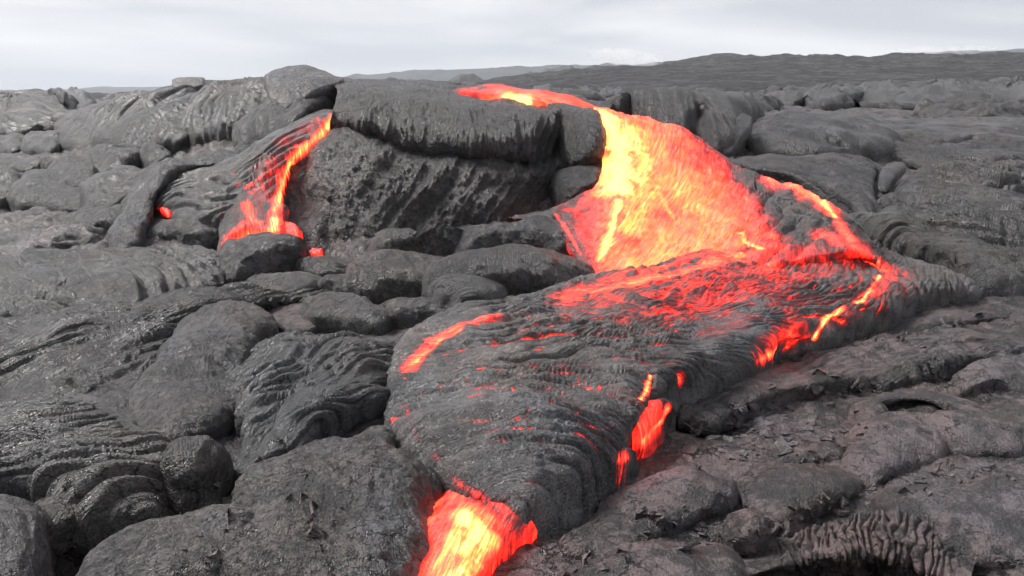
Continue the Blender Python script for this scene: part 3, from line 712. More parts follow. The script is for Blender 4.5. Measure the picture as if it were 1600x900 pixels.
# ------------------------------------------------------------------ centre boulders
lobe('lava_lobe', 'elongated grey lobe lying against the mound foot', [(580,410),(586,390),(604,370),(640,363),(690,368),(732,376),(738,388),(715,398),(660,402),(610,414)], .24, [lump(.3, .04, 3, 80), rope(.07, .010, .3, seed=81, cover=.5), scuff(.12, .008, 81)], ((590,390),(730,390)), M_SMOOTH)
lobe('lava_lobe', 'smooth grey lobe wedged under the side tongue of the lava fall', [(718,400),(735,378),(762,360),(800,350),(850,350),(885,370),(900,395),(888,408),(830,402),(765,400)], .28, [lump(.3, .04, 4, 83), scuff(.12, .008, 84)], None, M_SMOOTH)
lobe('lava_lobe', 'big domed lobe with a crackled skin left of the lava fall', [(664,475),(680,445),(705,415),(745,397),(800,392),(860,402),(905,422),(932,462),(905,480),(840,488),(760,500),(700,494)], .36, [lump(.4, .05, 3, 86), scuff(.1, .008, 87), rope(.07, .008, .5, seed=88, cover=.4)], None, M_DARK, dens=1.2)
lobe('lava_lobe', 'low wrinkled fold at the front of the big domed lobe', [(668,480),(676,462),(700,446),(735,438),(768,450),(790,478),(780,500),(730,504),(690,496)], .24, [rope(.1, .018, .6, seed=90), lump(.2, .02, 3, 91)], ((725,440),(730,500)), M_ROPY, dz=.06)
lobe('lava_lobe', 'smooth domed lobe in the centre below the elongated one', [(536,470),(550,442),(580,415),(620,400),(660,402),(698,415),(700,440),(680,470),(620,476),(570,478)], .28, [lump(.35, .04, 4, 93), stria(.06, .006, 5)], None, M_SMOOTH)
lobe('lava_lobe', 'knobby grey lobe with fine wrinkles left of centre', [(470,505),(478,475),(496,462),(520,465),(545,480),(582,488),(604,508),(590,524),(530,520),(490,516)], .17, [rope(.06, .010, .6, seed=95), lump(.2, .03, 3, 96)], ((500,465),(530,520)), M_ROPY)
lobe('lava_lobe', 'low flat knob right of the finely wrinkled knobby lobe', [(574,500),(582,480),(620,470),(670,474),(715,490),(745,502),(740,520),(680,516),(615,512)], .14, [lump(.25, .03, 4, 98), scuff(.1, .006, 98)], None, M_SMOOTH)
lobe('lava_lobe', 'pale pinkish flat patch behind the ropy diagonal lobe', [(418,500),(430,478),(460,468),(485,474),(480,496),(500,515),(450,520)], .06, [lump(.25, .02, 4, 99)], None, M_BROWN)

# ------------------------------------------------------------------ left sheets
lobe('lava_sheet', 'broken wrinkled crust at the left edge below the toe cluster', [(-80,420),(-60,350),(0,335),(60,328),(110,335),(140,360),(180,385),(150,400),(80,405),(20,430)], .14, [rope(.14, .028, 0, warp=1.6, seed=101), lump(.3, .05, 4, 102), ridged(.2, .03, 103)], ((100,330),(20,420)), M_BROWN, cat='lava sheet')
lobe('lava_sheet', 'wide folded sheet with deep rounded creases at the left', [(-120,520),(-60,440),(30,405),(100,392),(200,385),(300,385),(350,395),(350,440),(300,470),(200,500),(100,530),(0,545)], .15,
     [rope(.17, .05, .05, warp=1.7, seed=105, cover=.7), stria(.04, .008, 106), rope(.06, .010, .05, warp=1.4, seed=108, cover=.7, along=10), lump(.4, .05, 3, 107), cut([(215,388),(270,395),(310,412),(345,432)], .02, .05)], ((330,400),(60,470)), M_ROPY, cat='lava sheet', dens=1.15)
lobe('lava_sheet', 'dark fan of fine cords spreading left from below the round lobe', [(-140,640),(-60,530),(60,505),(200,480),(330,440),(430,432),(520,440),(500,465),(420,478),(350,490),(290,540),(250,600),(200,640),(120,650),(0,660)], .13,
     [stria(.055, .022, 110, fan=(620, 410, 2.6), st=20), rope(.22, .035, .1, seed=111, fan=(620, 410, 2.6), cover=.5), lump(.35, .035, 4, 112)], ((480,440),(60,580)), M_DARK, cat='lava sheet', spine=((400,455),(250,510),(80,570)), dens=1.15)
lobe('lava_sheet', 'twisted dark ropes beside the long mottled lobe at left', [(150,660),(185,610),(235,560),(290,505),(330,490),(320,520),(270,560),(245,610),(225,660),(190,690)], .12, [rope(.07, .022, 0, seed=115), lump(.2, .03, 3, 116)], ((240,560),(300,600)), M_DARK, cat='lava sheet')
lobe('lava_lobe', 'long mottled smooth lobe running down the left centre', [(208,705),(215,650),(238,600),(265,545),(310,490),(352,464),(385,460),(420,486),(430,508),(398,545),(388,590),(388,630),(360,668),(310,705),(255,725)], .20,
     [lump(.5, .05, 3, 118), rope(.05, .006, .2, seed=119, cover=.35, warp=1.5), lump(.05, .006, 3, 119), scuff(.10, .007, 120), stria(.05, .005, 121)], ((380,470),(250,700)), M_SMOOTH, spine=((370,490),(320,560),(290,620),(260,680)), dens=1.15)
lobe('lava_lobe', 'diagonal lobe of long silver ropes left of the glowing front lobe', [(362,625),(380,560),(400,525),(440,508),(520,510),(590,512),(640,508),(660,520),(640,548),(618,580),(612,612),(585,640),(540,650),(480,690),(440,745),(400,760),(370,740),(390,690)], .19,
     [rope(.075, .030, .0, warp=1.2, seed=122, cover=.8), rope(.03, .007, 0, warp=1.2, seed=123, cover=.8, along=10), lump(.4, .05, 3, 124)], ((400,530),(600,600)), M_ROPY, spine=((640,540),(540,565),(450,610),(410,700)), dens=1.2)
lobe('lava_lobe', 'bunched knot of twisted silver ropes on the diagonal lobe', [(432,700),(438,660),(455,625),(490,600),(530,590),(565,600),(606,602),(595,628),(555,650),(510,675),(470,705)], .12, [rope(.055, .026, .3, warp=1.4, seed=126), stria(.025, .005, 127)], ((470,610),(590,650)), M_ROPY, dz=.07, dens=1.25)
lobe('lava_lobe', 'large oval lobe of bowed ropes at the lower left', [(-90,800),(-80,700),(-30,650),(40,632),(105,612),(150,625),(215,680),(268,722),(280,765),(252,800),(190,822),(120,826),(50,795),(0,790)], .20,
     [rope(.075, .036, .75, warp=.9, seed=129, cover=1.0), lump(.4, .04, 3, 130), rope(.028, .003, .75, warp=1.0, seed=131, cover=.8, along=10)], ((120,615),(140,840)), M_ROPY, dens=1.3)
lobe('lava_lobe', 'thin raised ridge curving over the large bowed rope lobe', [(100,618),(112,608),(140,615),(190,650),(240,695),(266,722),(258,728),(220,700),(170,660),(130,632)], .05, [lump(.1, .015, 3, 132)], None, M_ROPY, dz=.12)
lobe('lava_lobe', 'small smooth lobe behind the large bowed rope lobe', [(90,630),(105,598),(130,585),(155,600),(165,630),(140,645)], .16, [lump(.2, .03, 4, 133)], None, M_SMOOTH)
lobe('lava_lobe', 'dark rounded lobe in the hollow right of the bowed rope lobe', [(262,790),(266,720),(290,698),(330,700),(356,722),(362,760),(345,785),(300,800)], .22, [lump(.25, .04, 4, 135), scuff(.1, .008, 135)], None, M_DARK)
lobe('lava_lobe', 'smooth lobe in the very bottom left corner', [(-120,980),(-100,800),(-40,745),(15,750),(45,790),(75,850),(60,940),(0,990)], .22, [lump(.35, .05, 4, 137), stria(.05, .006, 138)], ((0,760),(20,900)), M_SMOOTH)
lobe('lava_lobe', 'flat triangular face under the bowed rope lobe at lower left', [(48,800),(62,785),(105,800),(135,812),(138,826),(105,842),(68,850)], .10, [lump(.3, .03, 4, 139)], None, M_SMOOTH)
lobe('lava_lobe', 'broad speckled lobe along the bottom edge left of centre', [(120,960),(145,928),(200,895),(258,864),(310,826),(358,802),(405,792),(425,815),(428,870),(400,960),(250,1000),(120,990)], .20,
     [lump(.5, .05, 3, 141), lump(.05, .006, 3, 142), scuff(.09, .006, 143), stria(.07, .006, 144)], ((380,780),(150,900)), M_SMOOTH, dens=1.2)
lobe('lava_lobe', 'big pitted grey lobe at the bottom centre beside the yellow toe', [(360,960),(372,860),(385,790),(420,745),(480,700),(550,655),(595,640),(612,662),(622,705),(668,758),(690,788),(672,832),(650,880),(620,980),(480,1010)], .28,
     [lump(.55, .07, 3, 145), rope(.05, .008, .2, seed=146, cover=.3, warp=1.5), lump(.05, .008, 3, 146), scuff(.08, .006, 147), stria(.09, .012, 148), stria(.035, .004, 149)], ((600,650),(450,900)), M_SMOOTH, spine=((600,690),(540,780),(500,900)), dens=1.25)
lobe('lava_lobe', 'crackled hump touching the left rim of the glowing front lobe', [(560,765),(562,725),(580,702),(610,690),(632,705),(662,745),(684,772),(665,792),(625,798),(590,792)], .12, [lump(.25, .04, 4, 150), scuff(.07, .010, 151)], None, M_DARK, dz=.06)

# ------------------------------------------------------------------ the great lava flow on the right
flow = empty('lava_flow', tuple(hit(1000, 600)), 'glowing lava flow pouring down the mound into a wrinkled grey front lobe', 'lava flow')
crest = [(926,171,8.1),(950,173,8.1),(985,180,8.15),(1030,192,8.2),(1080,212,8.1),(1130,245,7.9),(1180,272,7.6),(1250,296,7.15),(1305,325,6.8),(1345,356,6.55)]
r1 = [(936,200,7.85),(958,215,7.75),(995,230,7.68),(1050,250,7.62),(1105,270,7.55),(1155,292,7.45),(1205,306,7.25),(1263,316,6.95),(1315,340,6.68),(1352,366,6.48)]
r2 = [(942,240,7.55),(962,265,7.3),(995,290,7.08),(1050,320,6.98),(1115,330,7.0),(1172,335,7.0),(1220,333,6.95),(1276,333,6.75),(1322,352,6.56),(1358,374,6.42)]
r3 = [(935,288,7.2),(945,315,6.85),(968,350,6.55),(1020,380,6.42),(1098,380,6.5),(1178,362,6.62),(1235,352,6.66),(1292,348,6.55),(1330,362,6.46),(1362,382,6.36)]
r4 = [(895,310,7.0),(918,335,6.7),(932,380,6.32),(975,420,6.05),(1068,410,6.18),(1173,384,6.36),(1245,368,6.45),(1304,362,6.4),(1336,372,6.36),(1366,390,6.3)]
r5 = [(845,325,6.9),(882,345,6.62),(908,390,6.28),(945,446,5.82),(1048,430,5.98),(1166,398,6.22),(1250,382,6.3),(1312,374,6.28),(1342,382,6.26),(1368,398,6.22)]
r6 = [(793,341,6.88),(862,353,6.62),(895,400,6.35),(928,466,5.78),(1040,452,5.85),(1160,420,6.02),(1255,402,6.12),(1318,392,6.15),(1346,396,6.16),(1370,406,6.15)]
r7 = [(800,352,7.1),(862,362,6.9),(895,410,6.6),(928,490,5.85),(1040,480,5.9),(1160,450,6.05),(1255,430,6.15),(1318,415,6.2),(1346,410,6.25),(1370,415,6.25)]
r0 = [tuple(at(*q) + np.array([.05, .45, -.22])) for q in crest]
fall_rows = [r0] + [[tuple(at(*q)) for q in r] for r in (crest, r1, r2, r3, r4, r5, r6, r7)]
def fall_heat(c, h):
    n = fbm(c['s'] / .35, c['t'] / .07, 4, 203); m = fbm3(c['P'], .5, 3, 205)
    return h * (1 + .10 * m) + (.06 * n) * (h > .25)
def drape(c):
    m = sst(.50, .60, c['u']) * sst(.92, .80, c['u']) * sst(.12, .3, c['v'])
    w = pn(c['t'] / .5, c['s'] / .4, 207) * .12
    return .032 * m * (np.abs(np.sin(np.pi * (c['t'] + w + .1 * c['s']) / .22)) ** .9 - .5)
loft('lava_fall', fall_rows, 400, 270, [drape, lump(.6, .03, 2, 201), stria(.035, .008, 200, st=12), lump(.14, .02, 3, 202), ridged(.3, .012, 204)], M_HOT, flow, 'yellow and orange molten sheet falling from the mound crest', world=True, heat=fall_heat, strokes=[
    ([(1000,200),(1050,260),(1090,320),(1080,380),(1000,420),(960,440)], .75, .74), ([(1120,270),(1180,350),(1230,372)], .40, .64), ([(940,300),(960,380),(960,440)], .3, .58),
    ([(975,190),(1000,240),(1005,300),(985,350)], .42, .78), ([(950,182),(965,215),(968,255),(962,290)], .27, 1.06), ([(990,200),(1005,240),(998,275)], .22, .92), ([(968,310),(958,350),(945,380),(938,402)], .075, 1.0), ([(1030,300),(1055,340)], .07, .82), ([(1165,305),(1170,315)], .04, .95),
    ([(1075,402),(1110,398),(1130,395)], .05, .90), ([(1155,360),(1165,378),(1190,385)], .05, .88), ([(1160,392),(1150,402)], .05, .9), ([(1110,345),(1130,350)], .06, .76),
    ([(905,330),(915,360),(925,400),(938,440)], .10, .40), ([(930,312),(890,325)], .10, .40), ([(985,430),(940,452)], .12, .48),
    # grey curtain, cooler than its neighbours
    ([(1165,262),(1205,300),(1230,335),(1250,365)], .17, .06, 'set'), ([(1240,300),(1265,340),(1290,365)], .17, .05, 'set'), ([(1090,208),(1130,235),(1160,258)], .07, .22, 'set'),
    ([(800,342),(850,338)], .16, .10, 'set'), ([(880,350),(900,395),(915,430)], .09, .20, 'set'),
    ([(1205,268),(1240,288),(1275,305),(1300,330)], .075, .72), ([(1285,312),(1305,335)], .045, .98), ([(1310,345),(1330,370)], .06, .66), ([(1285,365),(1320,378),(1350,390)], .11, .52), ([(1030,190),(1100,222)], .03, .42), ([(880,345),(898,385),(920,425)], .02, .5), ([(868,330),(885,360)], .02, .42)])
def skin_heat(seed, thr=.0, gl=.55, warm=None):
    def f(c, h):
        g = c.get('groove', 0); rd = c.get('ridge', 0); n = fbm3(c['P'], .16, 3, seed); m = fbm3(c['P'], .5, 2, seed + 5)
        k = sst(.85, .45, h)
        hh = h * (1 - k * (.75 * rd + .3 * np.clip(n + .2, 0, 1)))
        q = n + .45 * m
        e = gl * sst(.46, .92, g) * sst(-.44 + thr, .22 + thr, q)
        if len(c['gs']) > 1: e = np.maximum(e, gl * .9 * sst(.42, .88, c['gs'][1]) * sst(-.22 + thr, .34 + thr, -.6 * m + pn3(c['P'], .10, seed + 9)))
        e = e * sst(1.52, 1.2, c['phi'])
        return np.maximum(hh, e)
    return f
body_out = [(632,655),(627,618),(636,585),(655,550),(690,518),(740,495),(800,482),(870,466),(940,436),(1050,404),(1160,376),(1240,352),(1300,345),(1345,362),(1390,393),(1425,406),(1470,423),(1512,440),(1505,456),(1450,468),(1410,486),(1370,506),(1320,522),(1285,541),(1240,550),(1205,564),(1175,594),(1130,618),(1080,634),(1035,652),(1005,685),(988,722),(970,742),(930,768),(880,800),(845,818),(810,808),(760,785),(710,752),(670,715),(645,685)]
lobe('flow_body', 'one broad body of braided grey folds swelling into a rounded front lobe laced with red cracks', body_out, .26,
     [rope(.10, .028, 0, warp=1.2, seed=221, cover=.85, along=9), rope(.042, .012, 0, warp=1.2, seed=222, cover=.95, along=11), rope(.022, .004, 0, warp=1.2, seed=226, cover=.8, along=12), lump(.45, .05, 3, 223), stria(.02, .003, 224)], None, M_SKIN, parent=flow, dz=.03, p=.52, over=1.42, pole=(-.2, 7.6, 3.3), bumps=((800, 640, .50, .17), (1370, 440, .45, .05)), nuv=(1060, 250), heat=skin_heat(225, -.03, .50), strokes=[
     ([(885,464),(955,432),(1050,408),(1160,380),(1240,356)], .14, .66),      ([(930,452),(1000,436),(1080,416),(1180,390),(1250,376),(1310,368)], .14, .74), ([(925,470),(1000,455),(1080,440),(1180,415),(1250,400),(1300,390)], .18, .50), ([(900,485),(980,480),(1080,465),(1200,435),(1290,415)], .30, .34),
     ([(1335,375),(1365,400),(1388,422),(1375,450),(1350,468)], .085, .60), ([(1378,428),(1352,462)], .028, 1.0), ([(1355,405),(1385,420)], .035, .74), ([(1350,466),(1310,485),(1290,500),(1272,528)], .028, .94), ([(1345,470),(1300,490),(1270,525)], .085, .54), ([(1340,440),(1280,460),(1230,480)], .07, .40), ([(1290,490),(1250,520),(1215,535)], .10, .48), ([(1265,530),(1235,540)], .06, .58), ([(1250,450),(1200,470)], .06, .34), ([(1192,562),(1215,548)], .04, .70), ([(1380,405),(1410,425),(1400,450)], .09, .30),
     ([(642,572),(660,548),(690,522),(730,502),(780,490)], .050, .66), ([(652,562),(690,527),(720,510)], .022, .82), ([(636,640),(648,680),(680,715)], .016, .40), ([(700,745),(740,770),(800,800)], .022, .42), ([(1017,585),(1012,605),(1004,622)], .022, .88), ([(960,605),(1000,620)], .07, .26), ([(800,495),(870,490),(950,480)], .12, .20), ([(1100,520),(1180,490)], .10, .20)])
lobe('breakout_toe', 'glowing red toe breaking out of the right side of the front lobe', [(985,668),(984,640),(1000,627),(1035,625),(1055,636),(1050,660),(1030,678),(1008,695),(992,698)], .16, [lump(.1, .02, 3, 230), stria(.02, .005, 231)], ((995,630),(1040,680)), M_HOT, parent=flow, dz=.05,
     strokes=[([(1000,640),(1020,650),(1010,680)], .16, .50), ([(1045,640),(1035,660),(1008,690)], .03, .84)])
lobe('breakout_toe', 'small pinkish bulb below the glowing side toe', [(952,745),(955,722),(968,712),(985,706),(994,718),(985,738),(968,755)], .13, [lump(.08, .015, 3, 233)], None, M_SKIN, parent=flow, dz=.02, strokes=[([(970,720),(982,712)], .03, .62), ([(968,735)], .07, .28), ([(958,745),(960,755)], .02, .5)])
for (a, b, r_) in ((633, 602, 9), (640, 636, 6)):
    lobe('bead', 'small shiny grey bead on the left rim of the front lobe', [(a - r_, b + r_), (a - r_, b - r_ * .6), (a, b - r_), (a + r_, b - r_ * .5), (a + r_, b + r_), (a, b + r_ * 1.4)], .06, [], None, M_SMOOTH, parent=flow, dz=.06)
lobe('ember_gap', 'red glowing gap behind the left rim of the front lobe', [(612,668),(615,652),(632,642),(645,655),(640,672),(625,676)], .06, [lump(.06, .01, 2, 235)], None, M_HOT, dz=.06, parent=flow, strokes=[([(622,660),(636,655)], .12, .46)])
toe_out = [(612,985),(632,915),(650,868),(670,818),(692,780),(712,752),(758,762),(804,790),(838,816),(828,842),(806,862),(776,893),(750,935),(720,990)]
def toe_heat(c, h):
    n = fbm(c['s'] / .18, c['t'] / .035, 4, 241)
    return h + .12 * n * (h > .3)
lobe('lava_toe', 'bright yellow molten toe breaking out beneath the front lobe at the bottom', toe_out, .15, [lump(.3, .03, 3, 240), stria(.03, .006, 242)], ((780,780),(690,940)), M_HOT, cat='lava toe', dens=1.5, p=.8, back=.3, heat=toe_heat,
     strokes=[([(740,790),(720,830),(700,880),(680,940)], .34, .74), ([(725,805),(745,825),(725,855),(755,835),(775,845)], .11, 1.02), ([(770,840),(740,880),(710,910)], .09, .98), ([(700,850),(675,890)], .05, .85), ([(690,930),(672,950)], .09, .74), ([(812,822),(800,850),(770,885),(745,920)], .05, .40, 'set'), ([(745,775),(785,800),(815,818)], .05, .30, 'set'), ([(700,790),(685,815),(660,860),(648,900)], .035, .45, 'set')])
# stream on top of the mound
lobe('lava_stream', 'thin orange lava stream running over the top of the mound', [(708,145),(740,141),(785,140),(815,146),(850,154),(895,162),(925,169),(905,173),(870,170),(830,166),(790,160),(745,152)], .10, [lump(.3, .02, 3, 250), stria(.05, .008, 251)], ((720,142),(910,168)), M_HOT, dz=.30, back=.2, cat='lava stream', spine=((730,144),(800,150),(900,166)),
     strokes=[([(780,146),(810,152),(850,158),(905,168)], .30, .62), ([(786,150),(800,153),(822,156)], .12, 1.0), ([(720,143),(760,147)], .10, .40)])

# ------------------------------------------------------------------ right field
lobe('lava_block', 'dark cleft block of crust behind the crest of the lava fall', [(915,172),(940,156),(1000,148),(1060,148),(1120,154),(1168,165),(1182,192),(1160,222),(1135,245),(1080,232),(1000,205),(950,190)], .42, [lump(.6, .07, 2, 260), stria(.2, .04, 261, st=5), stria(.07, .014, 262), cut([(1100,165),(1085,195),(1090,215)], .05, .10)], ((1000,160),(1150,220)), M_DARK, cat='lava block', back=.8)
slab('lava_slab', 'upturned rough plate beside the cleft right of the lava fall', [(1118,225,8.9),(1128,205,9.1),(1160,175,9.4),(1176,182,9.3),(1170,200,9.0),(1140,238,8.6),(1126,240,8.6)], .10, M_DARK, seed=11)
lobe('lava_lobe', 'pale smooth lobe right of the dark cleft', [(1175,215),(1185,190),(1215,178),(1265,176),(1330,186),(1380,200),(1420,222),(1390,245),(1300,255),(1220,250),(1180,240)], .28, [lump(.6, .05, 3, 264), rope(.2, .02, .1, seed=265, cover=.4), cut([(1280,196),(1300,215),(1320,222)], .03, .06)], None, M_FIELD)
lobe('lava_sheet', 'gently ribbed sheet rising behind the right rim of the flow', [(1140,262),(1160,240),(1220,236),(1300,240),(1370,250),(1385,280),(1378,318),(1390,345),(1350,350),(1290,318),(1220,290)], .20, [rope(.16, .032, .08, seed=267, cover=.75), lump(.5, .03, 3, 268), cut([(1378,262),(1374,285),(1378,312)], .035, .10)], ((1160,300),(1360,290)), M_FIELD, cat='lava sheet')
lobe('lava_lobe', 'small sausage shaped fold beside the black crack on the right', [(1374,296),(1376,272),(1392,254),(1410,250),(1414,262),(1400,280),(1386,298)], .07, [rope(.05, .01, 0, seed=270)], ((1405,255),(1380,292)), M_FIELD, dz=.14)
lobe('lava_lobe', 'large lobe of deep bowed ropes at the right edge', [(1385,330),(1395,290),(1430,268),(1500,262),(1580,270),(1680,290),(1720,380),(1680,430),(1600,440),(1540,425),(1470,400),(1420,375)], .36,
     [rope(.20, .11, .55, warp=.9, seed=272, cover=1.0), lump(.5, .05, 3, 273), stria(.06, .008, 274), cut([(1505,275),(1545,290),(1600,284)], .04, .12), cut([(1400,300),(1430,340),(1450,370)], .035, .10)], ((1500,260),(1490,420)), M_FIELD, dens=1.2)
lobe('lava_lobe', 'long wrinkled slope just behind the right rim of the apron', [(1300,330),(1340,325),(1385,335),(1430,375),(1480,402),(1540,428),(1600,450),(1590,470),(1520,462),(1480,432),(1420,412),(1370,390),(1335,355)], .26, [rope(.10, .026, 0, warp=1.4, seed=276, cover=.6), lump(.4, .04, 4, 277)], ((1400,360),(1470,440)), M_ROPY, spine=((1340,340),(1420,390),(1540,445)))
lobe('lava_lobe', 'dark lobe in the gap at the right edge beside the flow tip', [(1530,450),(1545,420),(1580,405),(1640,400),(1680,440),(1640,465),(1580,468)], .22, [lump(.3, .05, 4, 279)], None, M_DARK)
lobe('lava_sheet', 'broad pale sheet across the upper right field', [(1330,225),(1380,195),(1440,180),(1520,178),(1620,186),(1720,200),(1720,270),(1640,280),(1560,272),(1480,266),(1420,252)], .22, [lump(.8, .06, 3, 281), rope(.25, .03, 0, seed=282, cover=.5), cut([(1420,205),(1460,218),(1520,214)], .04, .08), cut([(1480,240),(1540,250),(1610,246)], .05, .10)], ((1500,180),(1480,260)), M_FIELD, cat='lava sheet')
slab('lava_slab', 'long thin broken plate on the right edge of the field', [(1490,212,11.5),(1540,200,12.0),(1600,194,12.2),(1650,198,12.0),(1650,216,11.0),(1560,222,11.0)], .12, M_BROWN, seed=14)
lumps = [('low dark lump far behind the lava stream beside the mound', [(832,143),(850,130),(868,128),(880,140),(866,152),(845,152)], .12), ('second low dark lump right of the mound top stream', [(885,150),(900,138),(935,132),(970,138),(975,150),(930,156)], .09),
 ('rounded black boulder lump in the far right middle', [(1262,162),(1272,146),(1300,136),(1335,140),(1345,156),(1315,168),(1280,170)], .25), ('jagged dark lump on the far right behind the field', [(1335,158),(1350,136),(1385,128),(1420,138),(1430,156),(1390,166)], .25),
 ('long dark broken hump on the far right', [(1385,164),(1410,142),(1460,128),(1520,126),(1560,140),(1565,160),(1500,168),(1430,170)], .28), ('tall dark craggy lump at the right edge', [(1535,164),(1545,136),(1565,122),(1590,126),(1630,136),(1660,150),(1620,168),(1570,170)], .32),
 ('flat dark lump left of the rounded black boulder', [(1180,160),(1195,148),(1230,140),(1262,146),(1270,158),(1230,166)], .14), ('pale low hump in front of the far dark lumps', [(1100,168),(1130,156),(1180,154),(1215,164),(1190,178),(1140,180)], .16),
 ('long pale hump behind the upper right field', [(1440,180),(1470,168),(1540,164),(1620,170),(1640,182),(1560,190),(1480,190)], .14)]
for i, (lb, o_, H) in enumerate(lumps):
    lobe('lava_hump', lb, o_, H, [lump(.7, .12, 4, 290 + i), ridged(.45, .10, 300 + i), rope(.3, .03, 0, seed=i)], None, M_DARK if 'pale' not in lb else M_FIELD, cat='lava hump', group='far humps', back=.8)

# ------------------------------------------------------------------ right foreground
rf = [
 ('cracked pale brown lobe in the right foreground', [(1318,745),(1325,710),(1345,670),(1380,650),(1420,640),(1460,650),(1475,690),(1460,725),(1400,745),(1365,765)], .097, (), ()),
 ('smooth brown lobe at the right edge behind the cracked one', [(1440,700),(1448,660),(1490,640),(1545,640),(1600,655),(1640,690),(1600,715),(1530,718),(1480,712)], .104, (), ()),
 ('arched pale ridge behind the cracked pale lobes', [(1335,640),(1355,622),(1420,612),(1480,620),(1520,645),(1505,662),(1470,640),(1420,632),(1370,642),(1345,652)], .065, (), ((1350,635),(1420,622),(1500,648))),
 ('long pale rounded lobe entering from the right edge', [(1482,615),(1490,598),(1530,580),(1590,560),(1660,545),(1680,600),(1620,625),(1560,612),(1510,622)], .117, (), ()),
 ('small rounded nub between the ropes near the right edge', [(1540,572),(1548,556),(1570,550),(1592,556),(1588,574),(1560,580)], .078, (), ()),
 ('small flat lobe left of the arched pale ridge', [(1332,660),(1340,642),(1372,638),(1380,652),(1360,672)], .052, (), ()),
 ('cracked lobe at the far right edge', [(1540,650),(1560,628),(1610,622),(1670,640),(1670,700),(1600,700),(1565,680)], .091, (), ()),
 ('ridge of cracked crust running diagonally through the right foreground', [(1150,760),(1175,742),(1225,735),(1290,725),(1335,740),(1345,760),(1310,790),(1265,808),(1215,818),(1170,800)], .084, (), ((1180,775),(1260,770),(1320,755))),
 ('round cracked bulge near the bottom in the right foreground', [(1128,830),(1135,812),(1160,802),(1190,810),(1202,835),(1185,855),(1150,858),(1130,848)], .084, (), ()),
 ('low cracked swell below the front lobe on the right', [(880,860),(930,800),(975,760),(1030,742),(1100,740),(1150,756),(1130,800),(1060,830),(960,870)], .078, (), ()),
 ('flat cracked swell at the bottom right of centre', [(860,960),(900,900),(960,865),(1050,845),(1120,850),(1150,890),(1120,960),(980,990)], .084, (), ()),
 ('smooth brown swell behind the comb of hanging ropes', [(1380,800),(1400,775),(1470,760),(1560,740),(1650,740),(1660,880),(1560,880),(1460,850)], .065, (), ()),
 ('triangular pale plate of crust in the right foreground', [(1225,720),(1260,700),(1305,692),(1315,715),(1300,728),(1250,730)], .045, (), ()),
 ('thin raised lip of crust below the glowing side toe', [(1060,745),(1110,738),(1180,735),(1240,715),(1260,708),(1250,722),(1190,748),(1120,756)], .032, (), ((1080,748),(1180,742),(1245,716))),
]
for i, (lb, o_, H, _, sp) in enumerate(rf):
    lobe('lava_lobe', lb, o_, H, [lump(.5, .035, 3, 320 + i), scuff(.16, .010, 340 + i), ridged(.35, .012, 360 + i), stria(.06, .004, i)], None, M_BROWN, spine=sp or None, group=None, seed=i)
lobe('lava_sheet', 'sheet of fine combed cords right of the apron', [(1080,650),(1120,620),(1200,585),(1300,550),(1400,530),(1520,505),(1640,490),(1680,540),(1560,565),(1450,590),(1330,610),(1220,630),(1130,665)], .10, [stria(.06, .02, 380, st=9), rope(.16, .02, .1, seed=381, cover=.5), lump(.4, .035, 4, 382)], ((1600,510),(1100,640)), M_BROWN, cat='lava sheet', spine=((1120,635),(1300,580),(1600,525)), dens=1.15)
lobe('lava_lobe', 'bundle of twisted dark cords at right behind the pale ridge', [(1370,600),(1400,580),(1460,562),(1530,552),(1545,570),(1500,588),(1440,602),(1390,610)], .12, [rope(.06, .022, .4, seed=384), lump(.2, .02, 3, 385)], ((1380,600),(1520,565)), M_DARK)
lobe('lava_sheet', 'smooth brown apron of old crust right of the flow tip', [(1290,545),(1340,520),(1420,490),(1500,465),(1580,460),(1680,470),(1680,510),(1560,510),(1440,530),(1340,555)], .08, [lump(.5, .04, 4, 387), scuff(.2, .012, 388)], ((1300,540),(1600,480)), M_BROWN, cat='lava sheet')

# arch of hanging ropes over a black hollow
arch = [
 [(1120,850,3.22),(1200,825,3.32),(1290,800,3.42),(1370,780,3.5),(1440,785,3.45),(1500,810,3.35),(1560,840,3.22)],
 [(1130,870,3.08),(1210,850,3.14),(1290,828,3.2),(1370,808,3.25),(1430,810,3.22),(1475,840,3.12),(1530,870,3.02)],
 [(1140,885,2.98),(1215,868,3.02),(1290,850,3.06),(1370,836,3.08),(1425,845,3.05),(1470,870,2.98),(1520,890,2.92)],
 [(1150,905,2.88),(1225,882,2.94),(1295,870,2.97),(1368,866,2.98),(1420,880,2.95),(1466,898,2.88),(1515,915,2.82)],
 [(1152,910,2.92),(1227,888,2.99),(1297,876,3.03),(1368,872,3.04),(1420,886,3.0),(1464,903,2.93),(1513,920,2.86)],
 [(1152,890,3.1),(1227,868,3.2),(1297,856,3.25),(1368,852,3.28),(1420,866,3.2),(1464,883,3.1),(1513,900,3.0)]]
def comb(c):
    u, v = c['t'], c['v']
    w = pn(u / .09, c['s'] / .15, 401) * .035 + pn(u / .03, c['s'] / .08, 404) * .008
    r = np.abs(np.sin(np.pi * (u + w) / .030)) ** .6 * (.6 + .8 * np.abs(pn(np.floor((u + w) / .030) * .73, c['s'] / .06, 405)))
    return .042 * (r - .4) * np.clip(1.0 + fbm(u / .15, c['s'] / .1, 2, 406), .2, 1.2) * sst(.15, .3, v) * sst(.18, .3, c['u']) * sst(.98, .85, c['u']) + fbm3(c['P'], .12, 4, 403) * .010
loft('lava_arch', arch, 300, 130, [comb], M_BROWN, None, 'low arch of hanging comb-like ropes over a black hollow at the bottom right', 'lava arch')

